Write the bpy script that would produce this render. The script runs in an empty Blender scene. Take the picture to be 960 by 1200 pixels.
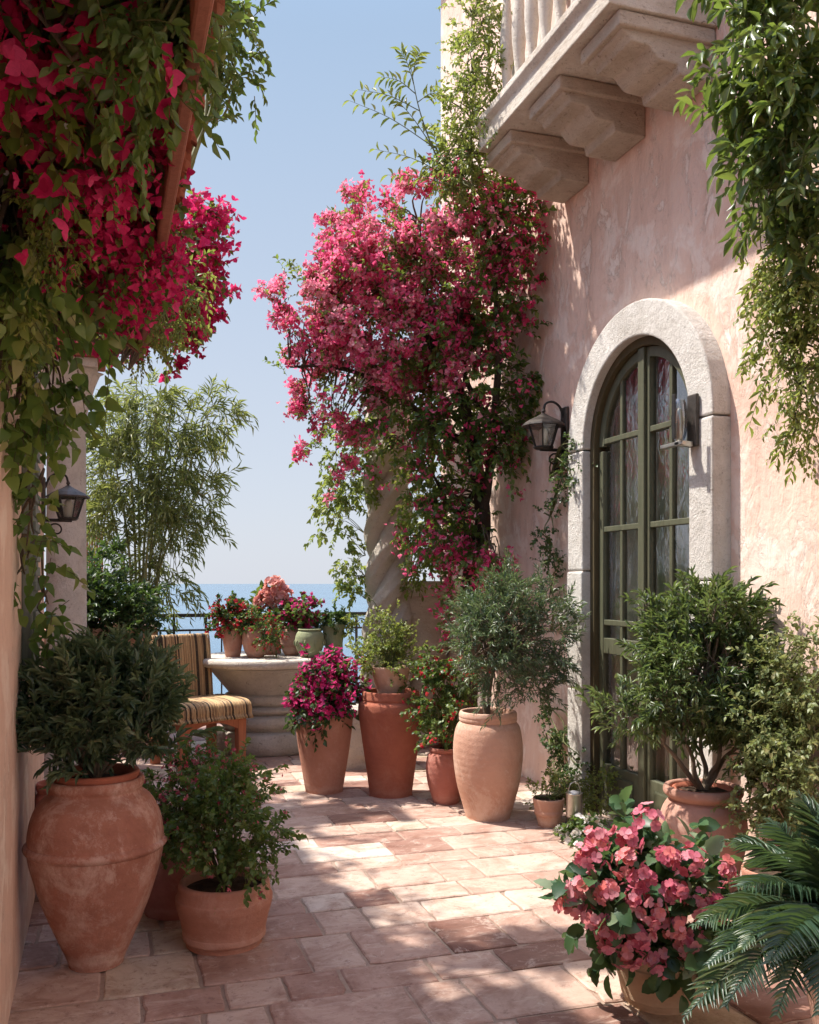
import bpy, bmesh, math, random
import numpy as np
from mathutils import Vector, Matrix

rng = np.random.default_rng(11)
random.seed(5)
PI = math.pi
scn = bpy.context.scene
COL = scn.collection

# ------------------------------------------------------------------ camera geometry
F = 1100.0                       # focal length in pixels of the 960x1200 photograph
H = 1.35                         # eye height
TH = math.atan(360 / F)          # the walk runs along +Y, the camera looks a little to the right of it
CT, ST = math.cos(TH), math.sin(TH)
RIGHT = np.array([CT, -ST, 0.0]); FWD = np.array([ST, CT, 0.0]); UP = np.array([0, 0, 1.0])

def P(px, py, Z):                # a place seen at (px, py), Z metres away
    return RIGHT * ((px - 480) / F * Z) + FWD * Z + UP * (H - (py - 683) / F * Z)

def G(px, py):                   # a place on the ground
    return P(px, py, F * H / (py - 683))

# ------------------------------------------------------------------ mesh building
class MB:
    def __init__(s):
        s.V = []; s.Q = []; s.T = []; s.N = []; s.qt = []; s.tt = []; s.nt = []; s.n = 0; s.qm = []; s.tm = []; s.nm = []
    def add(s, verts, faces, tint=0.5, mat=0):
        verts = np.asarray(verts, dtype=np.float32).reshape(-1, 3)
        s.V.append(verts)
        if isinstance(faces, np.ndarray):
            f = faces + s.n
            t = np.broadcast_to(np.asarray(tint, dtype=np.float32), (len(f),))
            if f.shape[1] == 4: s.Q.append(f); s.qt.append(t); s.qm.append(np.full(len(f), mat))
            else: s.T.append(f); s.tt.append(t); s.tm.append(np.full(len(f), mat))
        else:
            for i, f in enumerate(faces):
                t = tint if np.isscalar(tint) else tint[i]
                s.N.append([a + s.n for a in f]); s.nt.append(t); s.nm.append(mat)
        s.n += len(verts)
    def build(s, name, mat, parent=None, origin=None, smooth=True):
        V = np.concatenate(s.V) if s.V else np.zeros((0, 3), np.float32)
        if parent is not None: origin = ORG[parent.name]
        elif origin is None: origin = np.array([0, 0, 0.])
        origin = np.asarray(origin, dtype=float)
        V = V - origin.astype(np.float32)
        loops, tot, tint, mi = [], [], [], []
        for arr, tt, mm, k in ((s.Q, s.qt, s.qm, 4), (s.T, s.tt, s.tm, 3)):
            if arr:
                a = np.concatenate(arr); loops.append(a.ravel()); tot.append(np.full(len(a), k)); tint.append(np.concatenate(tt)); mi.append(np.concatenate(mm))
        if s.N:
            loops.append(np.array([i for f in s.N for i in f])); tot.append(np.array([len(f) for f in s.N]))
            tint.append(np.array(s.nt)); mi.append(np.array(s.nm))
        loops = np.concatenate(loops).astype(np.int32); tot = np.concatenate(tot).astype(np.int32)
        me = bpy.data.meshes.new(name)
        me.vertices.add(len(V)); me.vertices.foreach_set('co', V.ravel())
        me.loops.add(len(loops)); me.loops.foreach_set('vertex_index', loops)
        me.polygons.add(len(tot)); me.polygons.foreach_set('loop_start', np.concatenate([[0], np.cumsum(tot)[:-1]]).astype(np.int32))
        me.update(calc_edges=True)
        me.polygons.foreach_set('use_smooth', np.full(len(tot), smooth))
        me.polygons.foreach_set('material_index', np.concatenate(mi).astype(np.int32))
        at = me.attributes.new('tint', 'FLOAT', 'FACE'); at.data.foreach_set('value', np.concatenate(tint).astype(np.float32))
        for m in (mat if isinstance(mat, (list, tuple)) else [mat]): me.materials.append(m)
        me.validate(); me.update()
        o = bpy.data.objects.new(name, me); COL.objects.link(o)
        if parent is not None: o.parent = parent
        else: o.location = origin
        ORG[o.name] = origin
        return o

ORG = {}
def tag(o, label, cat, group=None):
    o['label'] = label; o['category'] = cat
    if group: o['group'] = group
    return o
def thing(name, label, cat, loc, group=None):
    o = bpy.data.objects.new(name, None); COL.objects.link(o)
    o.empty_display_size = 0.1
    o.location = loc; ORG[o.name] = np.asarray(loc, dtype=float)
    return tag(o, label, cat, group)

def box(mb, lo, hi, bev=0.0, tint=.5, M=None, seg=2):
    bm = bmesh.new(); bmesh.ops.create_cube(bm, size=1)
    lo = Vector(lo); hi = Vector(hi)
    for v in bm.verts: v.co = Vector(((v.co.x + .5) * (hi.x - lo.x) + lo.x, (v.co.y + .5) * (hi.y - lo.y) + lo.y, (v.co.z + .5) * (hi.z - lo.z) + lo.z))
    if bev: bmesh.ops.bevel(bm, geom=bm.edges[:], offset=bev, segments=seg, affect='EDGES', profile=.5)
    from_bm(mb, bm, tint, M)
def from_bm(mb, bm, tint=.5, M=None):
    bm.verts.ensure_lookup_table(); bm.verts.index_update()
    vs = [(M @ v.co if M else v.co)[:] for v in bm.verts]
    mb.add(vs, [[v.index for v in f.verts] for f in bm.faces], tint); bm.free()
def prism(mb, poly, axis, a0, a1, bev=0, tint=.5, M=None):
    """poly of 2-D points extruded along an axis: x->(y,z), y->(x,z), z->(x,y)"""
    bm = bmesh.new()
    def mk(p, a): return {'x': (a, p[0], p[1]), 'y': (p[0], a, p[1]), 'z': (p[0], p[1], a)}[axis]
    v0 = [bm.verts.new(mk(p, a0)) for p in poly]; v1 = [bm.verts.new(mk(p, a1)) for p in poly]
    n = len(poly)
    bm.faces.new(v0); bm.faces.new(v1[::-1])
    for i in range(n): bm.faces.new((v0[i], v0[(i + 1) % n], v1[(i + 1) % n], v1[i]))
    bmesh.ops.recalc_face_normals(bm, faces=bm.faces[:])
    if bev: bmesh.ops.bevel(bm, geom=bm.edges[:], offset=bev, segments=2, affect='EDGES', profile=.5)
    from_bm(mb, bm, tint, M)
def tube(mb, pts, rad, seg=6, tint=.5, cap=True):
    pts = np.asarray(pts, float); n = len(pts)
    rad = np.broadcast_to(np.asarray(rad, float), (n,))
    tan = np.gradient(pts, axis=0); tan /= np.linalg.norm(tan, axis=1, keepdims=True) + 1e-9
    ref = np.array([0, 0, 1.]) if abs(tan[0][2]) < .9 else np.array([1., 0, 0])
    V = []
    for i in range(n):
        a = np.cross(tan[i], ref); a /= np.linalg.norm(a) + 1e-9; b = np.cross(tan[i], a); ref = np.cross(a, tan[i])
        for k in range(seg):
            t = 2 * PI * k / seg; V.append(pts[i] + rad[i] * (math.cos(t) * a + math.sin(t) * b))
    q = [(i * seg + k, i * seg + (k + 1) % seg, (i + 1) * seg + (k + 1) % seg, (i + 1) * seg + k) for i in range(n - 1) for k in range(seg)]
    mb.add(V, np.array(q, dtype=np.int64), tint)
    if cap: mb.add([V[k] for k in range(seg)] + [V[(n - 1) * seg + k] for k in range(seg)], [list(range(seg)), list(range(2 * seg - 1, seg - 1, -1))], tint)
def smoothpath(pts, n=10):
    pts = np.asarray(pts, float); out = []
    Pp = np.vstack([2 * pts[0] - pts[1], pts, 2 * pts[-1] - pts[-2]])
    for i in range(1, len(Pp) - 2):
        for t in np.linspace(0, 1, n, endpoint=False):
            a, b, c, d = Pp[i - 1], Pp[i], Pp[i + 1], Pp[i + 2]
            out.append(.5 * (2 * b + (c - a) * t + (2 * a - 5 * b + 4 * c - d) * t * t + (3 * b - a - 3 * c + d) * t ** 3))
    out.append(pts[-1]); return np.array(out)
def lathe(mb, prof, c=(0, 0, 0), seg=56, smoothn=0, wob=0.0, twist=None, tint=.5, cap=False):
    prof = np.asarray(prof, float)
    if smoothn: prof = smoothpath(prof, smoothn)
    th = np.arange(seg) * 2 * PI / seg
    r = prof[:, 0][:, None] * np.ones(seg)[None]
    if wob:
        a, b, p1, p2 = rng.uniform(-1, 1, 4)
        r = r * (1 + wob * (a * np.cos(2 * th + 6 * p1)[None] + .6 * b * np.cos(3 * th + 3 * prof[:, 1][:, None] + 6 * p2)))
    if twist: r = twist(r, th[None], prof[:, 1][:, None])
    V = np.stack([c[0] + r * np.cos(th), c[1] + r * np.sin(th), c[2] + prof[:, 1][:, None] * np.ones(seg)], -1).reshape(-1, 3)
    n = len(prof)
    i = np.arange(n - 1)[:, None] * seg; k = np.arange(seg)[None]; k1 = (k + 1) % seg
    q = np.stack([i + k, i + k1, i + seg + k1, i + seg + k], -1).reshape(-1, 4)
    mb.add(V, q, tint)
    if cap: mb.add(np.vstack([V[:seg], V[-seg:]]), [list(range(seg - 1, -1, -1)), list(range(seg, 2 * seg))], tint)

# ------------------------------------------------------------------ node materials
def newmat(name):
    m = bpy.data.materials.new(name); m.use_nodes = True
    nt = m.node_tree; nt.nodes.clear()
    out = nt.nodes.new('ShaderNodeOutputMaterial')
    return m, nt, out
class NT:
    def __init__(s, nt): s.nt = nt
    def n(s, t, **kw):
        nd = s.nt.nodes.new('ShaderNode' + t)
        for k, v in kw.items(): setattr(nd, k, v)
        return nd
    def l(s, a, b): s.nt.links.new(a, b)
    def pos(s, obj=False, scale=(1, 1, 1)):
        if obj:
            tc = s.n('TexCoord').outputs['Object']; oi = s.n('ObjectInfo')
            ad = s.n('VectorMath', operation='ADD'); s.l(tc, ad.inputs[0]); s.l(oi.outputs['Location'], ad.inputs[1]); src = ad.outputs[0]
        else: src = s.n('NewGeometry').outputs['Position']
        mp = s.n('Mapping'); mp.inputs['Scale'].default_value = scale; s.l(src, mp.inputs[0]); return mp.outputs[0]
    def noise(s, vec, scale, detail=6, rough=.6, dist=0):
        nd = s.n('TexNoise'); nd.inputs['Scale'].default_value = scale; nd.inputs['Detail'].default_value = detail
        nd.inputs['Roughness'].default_value = rough; nd.inputs['Distortion'].default_value = dist
        s.l(vec, nd.inputs['Vector']); return nd.outputs['Fac']
    def ramp(s, fac, stops):
        r = s.n('ValToRGB'); els = r.color_ramp.elements
        while len(els) < len(stops): els.new(.5)
        for e, (p, c) in zip(els, stops):
            e.position = p; e.color = (*c, 1) if not np.isscalar(c) else (c, c, c, 1)
        s.l(fac, r.inputs[0]); return r.outputs[0]
    def mix(s, fac, a, b, mode='MIX'):
        m = s.n('Mix', data_type='RGBA', blend_type=mode)
        for ix, v in ((0, fac), (6, a), (7, b)):
            inp = m.inputs[ix]
            if isinstance(v, (int, float)): inp.default_value = v if ix == 0 else (v, v, v, 1)
            elif isinstance(v, tuple): inp.default_value = (*v, 1)
            else: s.l(v, inp)
        return m.outputs[2]
    def math(s, op, a, b=0.0):
        m = s.n('Math', operation=op)
        for i, v in enumerate((a, b)):
            if isinstance(v, (int, float)): m.inputs[i].default_value = v
            else: s.l(v, m.inputs[i])
        return m.outputs[0]
    def bump(s, h, strength=.3, dist=.01, normal=None):
        b = s.n('Bump'); b.inputs['Strength'].default_value = strength; b.inputs['Distance'].default_value = dist
        s.l(h, b.inputs['Height'])
        if normal: s.l(normal, b.inputs['Normal'])
        return b.outputs[0]
    def attr(s, name='tint'):
        a = s.n('Attribute', attribute_name=name); return a.outputs['Fac']
    def pbsdf(s, out, color, rough=.8, normal=None, spec=.3, metal=0):
        b = s.n('BsdfPrincipled')
        if isinstance(color, tuple): b.inputs['Base Color'].default_value = (*color, 1)
        else: s.l(color, b.inputs['Base Color'])
        if isinstance(rough, (int, float)): b.inputs['Roughness'].default_value = rough
        else: s.l(rough, b.inputs['Roughness'])
        b.inputs['Specular IOR Level'].default_value = spec; b.inputs['Metallic'].default_value = metal
        if normal: s.l(normal, b.inputs['Normal'])
        if out is not None: s.l(b.outputs[0], out.inputs[0])
        return b

def m_stucco(name, base, light, dark, patch):
    m, nt, out = newmat(name); t = NT(nt); v = t.pos()
    big = t.noise(v, .9, 5, .62, .4); med = t.noise(v, 3.5, 6, .65, .3)
    st = t.noise(t.pos(scale=(4, 4, .45)), 1.6, 6, .65, .2)
    c = t.mix(t.ramp(big, [(.35, 0.), (.65, 1.)]), base, light)
    c = t.mix(t.ramp(st, [(.5, 0.), (.72, .55)]), c, dark)
    c = t.mix(t.ramp(med, [(.53, 0.), (.6, .5), (.8, .85)]), c, patch)
    sp = t.noise(t.pos(scale=(1.5, 1.5, .7)), 3.6, 10, .78, .5)
    c = t.mix(t.ramp(sp, [(.555, 0.), (.572, .5), (.66, .75)]), c, patch)
    sp2 = t.noise(t.pos(scale=(2.2, 2.2, 1.)), 7.5, 8, .8, 1.0)
    c = t.mix(t.ramp(sp2, [(.34, .75), (.41, 0.)]), c, dark)
    fine = t.noise(v, 60, 5, .7); lump = t.noise(v, 9, 5, .6, .3)
    trow = t.noise(t.pos(scale=(3, 3, 1.2)), 4.5, 4, .55, 1.2)
    h = t.math('ADD', t.math('MULTIPLY', fine, .16), t.math('ADD', t.math('MULTIPLY', lump, .7), t.math('MULTIPLY', trow, .8)))
    h = t.math('SUBTRACT', h, t.math('MULTIPLY', t.ramp(sp, [(.555, 0.), (.572, 1.)]), .3))
    t.pbsdf(out, c, .9, t.bump(h, .62, .02), .15)
    return m
def m_terra(name, base, dark, chalk, amount=.5, rings=True):
    m, nt, out = newmat(name); t = NT(nt); v = t.pos(True)
    a = t.noise(v, 5, 8, .74, .3); b = t.noise(v, 16, 9, .8, .3); c3 = t.noise(t.pos(True, (1, 1, .7)), 6, 10, .8, .25)
    c = t.mix(t.ramp(a, [(.3, 0.), (.7, 1.)]), dark, base)
    c = t.mix(t.ramp(c3, [(.62 - .16 * amount, 0.), (.78 - .1 * amount, amount)]), c, chalk)
    c = t.mix(t.ramp(b, [(.6, 0.), (.72, amount * .8)]), c, chalk)
    sx = t.n('SeparateXYZ'); t.l(t.n('TexCoord').outputs['Object'], sx.inputs[0])
    zz = t.math('ADD', sx.outputs[2], t.math('MULTIPLY', t.noise(v, 7, 6, .75), .16))
    c = t.mix(t.ramp(zz, [(.085, 0.), (.115, .45 * amount + .1), (.15, 0.)]), c, chalk)
    c = t.mix(t.ramp(zz, [(.06, .45), (.11, 0.)]), c, dark)
    big = t.noise(t.pos(True, (1, 1, .8)), 2.6, 9, .78, .5); c = t.mix(t.ramp(big, [(.53, 0.), (.57, .5 * amount), (.7, .8 * amount)]), c, chalk)
    pt = t.noise(v, 42, 5, .8); c = t.mix(t.ramp(pt, [(.3, .5), (.4, 0.)]), c, dark)
    fine = t.noise(v, 70, 4, .7)
    h = t.math('ADD', t.math('MULTIPLY', fine, .3), t.math('ADD', t.math('MULTIPLY', b, .6), t.math('MULTIPLY', a, .6)))
    if rings:
        w = t.n('TexWave', wave_type='BANDS', bands_direction='Z'); w.inputs['Scale'].default_value = 9; w.inputs['Distortion'].default_value = 6; w.inputs['Detail'].default_value = 2; w.inputs['Detail Scale'].default_value = .6
        t.l(v, w.inputs['Vector']); h = t.math('ADD', h, t.math('MULTIPLY', w.outputs['Fac'], .1))
    t.pbsdf(out, c, .88, t.bump(h, .55, .012), .2)
    return m
def m_stone(name, base, light, dark, scale=1.0, bump=.5, layered=False):
    m, nt, out = newmat(name); t = NT(nt)
    v = t.pos(scale=(1, 1, 2.1) if layered else (1, 1, 1))
    a = t.noise(v, 3 * scale, 8, .72, .15); b = t.noise(v, 9 * scale, 9, .8, .1)
    c = t.mix(t.ramp(a, [(.3, 0.), (.68, 1.)]), base, light)
    pk = t.noise(t.pos(), 21, 4, .8); c = t.mix(t.ramp(pk, [(.31, .8), (.37, 0.)]), c, dark)
    c = t.mix(t.ramp(b, [(.56, 0.), (.72, .75)]), c, dark)
    vn = t.noise(v, 5 * scale, 3, .6, 2.5)
    c = t.mix(t.ramp(vn, [(.488, 0.), (.5, .45), (.512, 0.)]), c, dark)
    sc = t.noise(t.pos(), .9, 4, .6); c = t.mix(t.ramp(sc, [(.45, 0.), (.7, .5)]), c, dark)
    pit = t.noise(v, 34 * scale, 5, .75)
    h = t.math('ADD', t.math('MULTIPLY', a, .8), t.math('ADD', t.math('MULTIPLY', b, .7), t.math('MULTIPLY', pit, .35)))
    t.pbsdf(out, c, .88, t.bump(h, bump, .02), .2)
    return m
def m_leaf(name, stops, trans=.35, tcol=(.25, .4, .06), rough=.42, spec=.4):
    m, nt, out = newmat(name); t = NT(nt)
    col = t.ramp(t.attr(), [(i / (len(stops) - 1), s) for i, s in enumerate(stops)])
    nz = t.noise(t.pos(), 14, 3, .6); col = t.mix(t.ramp(nz, [(.3, .0), (.75, .35)]), col, t.mix(1.0, col, (.62, .6, .5), 'MULTIPLY'))
    if 'bract' in name or 'petal' in name:
        f2 = t.noise(t.pos(), 95, 4, .7, 1.5); col = t.mix(t.ramp(f2, [(.35, .45), (.6, 0.)]), col, t.mix(1.0, col, (.62, .4, .55), 'MULTIPLY'))
    b = t.pbsdf(None, col, rough, None, spec)
    tr = t.n('BsdfTranslucent'); tc = t.mix(.55, col, tcol); t.l(tc, tr.inputs[0])
    ms = t.n('MixShader'); ms.inputs[0].default_value = trans; t.l(b.outputs[0], ms.inputs[1]); t.l(tr.outputs[0], ms.inputs[2]); t.l(ms.outputs[0], out.inputs[0])
    return m
def m_plain(name, color, rough=.6, spec=.4, metal=0, nscale=12, var=.25, bump=.15):
    m, nt, out = newmat(name); t = NT(nt); v = t.pos(True)
    a = t.noise(v, nscale, 6, .65); dk = tuple(x * (1 - var) for x in color); lt = tuple(min(1, x * (1 + var)) for x in color)
    c = t.mix(t.ramp(a, [(.3, 0.), (.7, 1.)]), dk, lt)
    t.pbsdf(out, c, rough, t.bump(t.noise(v, nscale * 5, 4), bump, .004), spec, metal)
    return m
def m_wood(name, c1, c2, scale=(18, 18, 1.2), rough=.7):
    m, nt, out = newmat(name); t = NT(nt); v = t.pos(scale=scale)
    a = t.noise(v, 3, 7, .7, 1.0); c = t.mix(t.ramp(a, [(.3, 0.), (.7, 1.)]), c1, c2)
    t.pbsdf(out, c, rough, t.bump(a, .3, .004), .25); return m

M = {}
M['stucco'] = m_stucco('pink_stucco', (.67, .465, .375), (.76, .585, .49), (.48, .31, .24), (.82, .72, .64))
M['stucco_left'] = m_stucco('sand_pink_stucco', (.66, .475, .38), (.74, .58, .48), (.46, .32, .24), (.82, .72, .62))
M['terra_red'] = m_terra('terracotta_red', (.40, .14, .085), (.30, .095, .06), (.5, .27, .19), .3)
M['terra_old'] = m_terra('terracotta_old', (.47, .225, .16), (.3, .13, .09), (.66, .5, .42), .8)
M['terra_pale'] = m_terra('terracotta_pale', (.58, .36, .265), (.49, .27, .19), (.7, .56, .46), .6)
M['terra_mid'] = m_terra('terracotta_mid', (.49, .25, .18), (.39, .18, .12), (.62, .44, .36), .5)
M['terra_pink'] = m_terra('terracotta_pink', (.45, .18, .14), (.35, .13, .1), (.58, .36, .3), .4)
M['terra_sand'] = m_terra('sandy_clay', (.50, .36, .24), (.42, .28, .18), (.66, .5, .34), .4)
M['terra_dusty'] = m_terra('terracotta_dusty', (.46, .26, .2), (.36, .19, .14), (.6, .46, .38), .55)
M['green_glaze'] = m_terra('green_glazed_clay', (.30, .32, .19), (.2, .23, .13), (.45, .43, .3), .4)
M['stone_white'] = m_stone('pale_limestone', (.56, .53, .48), (.74, .72, .68), (.3, .265, .225), 2.2, 1.0)
M['stone_old'] = m_stone('weathered_stone', (.46, .38, .3), (.64, .57, .48), (.17, .12, .085), 1.8, 1.0, True)
M['stone_pale_edge'] = m_stone('balcony_stone', (.56, .48, .39), (.74, .7, .63), (.2, .145, .1), 1.9, 1.0, True)
M['stone_grey'] = m_stone('grey_stone', (.44, .4, .34), (.58, .54, .48), (.22, .19, .155), 2.2, .9)
M['stone_carved'] = m_stone('carved_stone', (.54, .49, .42), (.68, .63, .56), (.27, .22, .17), 2.4, .9)
M['tile_roof'] = m_terra('roof_clay', (.46, .17, .1), (.3, .1, .06), (.55, .35, .27), .4, False)
M['fascia'] = m_wood('painted_fascia', (.2, .075, .05), (.28, .12, .08))
M['darkwood'] = m_wood('dark_wood', (.06, .035, .022), (.12, .07, .045), (2, 14, 14))
M['redwood'] = m_wood('red_wood', (.32, .11, .055), (.46, .18, .095))
M['soil'] = m_plain('soil', (.06, .04, .028), .95, .1, 0, 30, .5, .8)
M['iron'] = m_plain('black_iron', (.022, .021, .02), .5, .5, .3, 30, .4, .3)
M['iron_worn'] = m_plain('worn_iron', (.07, .06, .052), .5, .5, .5, 24, .5, .3)
M['steel'] = m_plain('galvanised_steel', (.45, .43, .38), .32, .5, .9, 20, .2, .1)
M['bark'] = m_stone('bark', (.13, .095, .065), (.2, .155, .11), (.05, .035, .022), 5, .9)
M['bark_pale'] = m_stone('olive_bark', (.2, .155, .11), (.3, .24, .18), (.09, .065, .045), 6, .8)
M['bark_dark'] = m_stone('dark_bark', (.06, .045, .033), (.1, .075, .055), (.025, .018, .013), 5, .9)
M['stem'] = m_plain('green_stem', (.12, .13, .05), .7, .3, 0, 20, .3, .2)
M['cane'] = m_plain('bamboo_cane', (.2, .2, .08), .5, .4, 0, 12, .3, .1)
M['wax'] = m_plain('milk_glass', (.75, .73, .68), .3, .5, 0, 10, .08, .02)
M['shutter'] = m_wood('grey_green_paint', (.12, .15, .135), (.19, .22, .2))
# leaves
M['lf_olive'] = m_leaf('olive_leaves', [(.055, .098, .064), (.095, .152, .088), (.135, .19, .095), (.21, .26, .15)], .3, (.2, .3, .07), .34, .5)
M['lf_olive_green'] = m_leaf('green_olive_leaves', [(.038, .07, .034), (.066, .11, .046), (.1, .15, .058), (.18, .22, .095)], .34, (.26, .36, .07), .34, .5)
M['lf_laurel'] = m_leaf('laurel_leaves', [(.03, .065, .02), (.055, .105, .03), (.09, .15, .038), (.17, .22, .055)], .34, (.32, .44, .06), .34, .5)
M['lf_boug'] = m_leaf('bougainvillea_leaves', [(.035, .08, .022), (.06, .12, .03), (.11, .175, .042), (.22, .25, .07)], .4, (.36, .5, .06))
M['lf_light'] = m_leaf('light_green_leaves', [(.08, .13, .035), (.13, .19, .05), (.2, .25, .065), (.3, .3, .1)], .45, (.46, .55, .09))
M['lf_sage'] = m_leaf('sage_leaves', [(.1, .15, .06), (.16, .21, .085), (.22, .26, .11), (.34, .32, .15)], .4, (.34, .4, .1))
M['lf_ivy'] = m_leaf('creeper_leaves', [(.035, .095, .026), (.06, .14, .036), (.1, .19, .05), (.17, .25, .065), (.3, .3, .13)], .4, (.36, .52, .08), .36)
M['lf_bamboo'] = m_leaf('bamboo_leaves', [(.08, .105, .035), (.12, .15, .05), (.17, .19, .065), (.26, .26, .1)], .42, (.44, .5, .1))
M['lf_bush'] = m_leaf('bush_leaves', [(.045, .1, .03), (.075, .145, .038), (.115, .185, .05), (.18, .23, .075)], .36, (.26, .38, .05))
M['lf_dark'] = m_leaf('dark_leaves', [(.02, .048, .02), (.035, .075, .026), (.055, .1, .032), (.09, .13, .05)], .28, (.18, .3, .04))
M['lf_cycad'] = m_leaf('cycad_leaflets', [(.022, .05, .034), (.036, .076, .046), (.06, .11, .055), (.16, .18, .07)], .24, (.2, .32, .07), .38, .45)
M['lf_begonia'] = m_leaf('mottled_leaves', [(.022, .06, .03), (.04, .1, .042), (.07, .14, .06), (.26, .33, .22)], .3, (.24, .38, .1))
M['fl_magenta'] = m_leaf('magenta_bracts', [(.6, .025, .13), (.78, .08, .23), (.88, .25, .39), (.93, .55, .58)], .5, (.97, .17, .37), .6, .2)
M['fl_crimson'] = m_leaf('crimson_bracts', [(.36, .008, .07), (.54, .016, .115), (.68, .035, .18), (.76, .09, .25)], .42, (.85, .05, .22), .6, .2)
M['fl_hot'] = m_leaf('hot_pink_petals', [(.5, .01, .12), (.68, .03, .2), (.78, .1, .32)], .35, (.85, .1, .35), .6, .2)
M['fl_red'] = m_leaf('red_petals', [(.4, .015, .03), (.55, .03, .06), (.65, .09, .12)], .35, (.8, .08, .1), .6, .2)
M['fl_salmon'] = m_leaf('salmon_petals', [(.8, .3, .26), (.85, .46, .41), (.88, .64, .58)], .35, (.9, .4, .3), .6, .2)
M['fl_coral'] = m_leaf('coral_petals', [(.5, .1, .16), (.64, .2, .27), (.76, .4, .44), (.8, .26, .24)], .35, (.85, .25, .25), .55, .25)
M['fl_white'] = m_leaf('white_petals', [(.7, .7, .66), (.8, .8, .77)], .3, (.8, .8, .7), .6, .2)
M['fl_pinktiny'] = m_leaf('tiny_pink_petals', [(.55, .06, .1), (.7, .16, .22), (.75, .3, .33)], .35, (.85, .25, .3), .6, .2)

def m_floor():
    m, nt, out = newmat('terracotta_pavers'); t = NT(nt); v = t.pos(); ti = t.attr()
    c = t.ramp(ti, [(0, (.22, .115, .088)), (.2, (.32, .185, .145)), (.4, (.42, .275, .22)), (.6, (.5, .365, .3)), (.78, (.56, .44, .365)), (.9, (.52, .44, .31)), (1, (.61, .52, .45))])
    a = t.noise(v, 4.5, 8, .72, .8); b = t.noise(v, 18, 7, .75, .4); big = t.noise(v, .8, 4, .6)
    st = t.noise(t.pos(scale=(1, 3, 1)), 7, 7, .7, .8)
    c = t.mix(t.ramp(a, [(.36, .85), (.56, 0.)]), c, t.mix(1.0, c, (.6, .47, .42), 'MULTIPLY'))
    sp = t.noise(v, 8, 10, .82, .4); c = t.mix(t.ramp(sp, [(.56, 0.), (.6, .5), (.75, .7)]), c, (.6, .5, .43))
    dk = t.noise(v, 26, 6, .8, .3); c = t.mix(t.ramp(dk, [(.34, .7), (.45, 0.)]), c, (.2, .11, .085))
    gr = t.noise(t.pos(scale=(1, 1.6, 1)), 1.7, 9, .8, .4); c = t.mix(t.ramp(gr, [(.34, .6), (.46, 0.)]), c, t.mix(1.0, c, (.5, .4, .36), 'MULTIPLY'))
    c = t.mix(t.ramp(st, [(.54, 0.), (.7, .6)]), c, (.62, .5, .42))
    c = t.mix(t.ramp(b, [(.6, 0.), (.75, .45)]), c, (.24, .13, .1))
    c = t.mix(t.ramp(big, [(.5, 0.), (.7, .3)]), c, (.56, .42, .33))
    fine = t.noise(v, 55, 5, .75)
    h = t.math('ADD', t.math('MULTIPLY', a, .7), t.math('ADD', t.math('MULTIPLY', b, .5), t.math('MULTIPLY', fine, .18)))
    rg = t.ramp(a, [(.3, .5), (.7, .8)])
    t.pbsdf(out, c, rg, t.bump(h, .5, .012), .3)
    return m
M['floor'] = m_floor()
M['mortar'] = m_stone('mortar', (.38, .28, .22), (.48, .37, .3), (.22, .155, .12), 6, .6)
M['ground'] = m_stone('rock', (.3, .25, .19), (.4, .34, .27), (.15, .12, .09), .5, .6)

def m_sea():
    m, nt, out = newmat('sea_water'); t = NT(nt); v = t.pos(scale=(1, 2.2, 1))
    h = t.math('ADD', t.noise(v, .12, 5, .65), t.math('MULTIPLY', t.noise(v, .9, 5, .6), .35))
    big = t.noise(t.pos(scale=(.2, 1, 1)), .006, 4, .6)
    c = t.mix(t.ramp(big, [(.35, 0.), (.65, 1.)]), (.06, .13, .2), (.085, .165, .235))
    t.pbsdf(out, c, .22, t.bump(h, .35, 1.0), .5)
    return m
M['sea'] = m_sea()
def m_door():
    m, nt, out = newmat('door_paint'); t = NT(nt); v = t.pos(scale=(9, 9, 1.2))
    a = t.noise(v, 3, 7, .7, .8)
    c = t.mix(t.ramp(a, [(.3, 0.), (.7, 1.)]), (.066, .07, .04), (.105, .108, .068))
    w = t.noise(t.pos(), 14, 8, .75); c = t.mix(t.ramp(w, [(.66, 0.), (.72, .7)]), c, (.2, .12, .06))
    t.pbsdf(out, c, .5, t.bump(a, .25, .004), .4); return m
M['door'] = m_door()
M['door_frame'] = m_wood('dark_door_frame', (.055, .045, .022), (.1, .078, .04))
def m_glass(name, tint=(1, 1, 1), wavy=.12, base=.12):
    m, nt, out = newmat(name); t = NT(nt); v = t.pos()
    n = t.bump(t.noise(v, 16, 3, .6, .6), wavy, .01)
    g = t.n('BsdfGlossy'); g.inputs['Roughness'].default_value = .03; g.inputs['Color'].default_value = (.95, .97, 1, 1); t.l(n, g.inputs['Normal'])
    tr = t.n('BsdfTransparent'); tr.inputs[0].default_value = (*tint, 1)
    fr = t.n('Fresnel'); fr.inputs[0].default_value = 1.5; t.l(n, fr.inputs['Normal'])
    ms = t.n('MixShader'); t.l(t.math('MINIMUM', t.math('ADD', t.math('MULTIPLY', fr.outputs[0], 1.6), base), .95), ms.inputs[0])
    t.l(tr.outputs[0], ms.inputs[1]); t.l(g.outputs[0], ms.inputs[2]); t.l(ms.outputs[0], out.inputs[0]); return m
M['glass'] = m_glass('old_window_glass', (.93, .95, .93), .2, .14)
M['lampglass'] = m_glass('lamp_glass', (.85, .86, .85), .05, .06)
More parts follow.
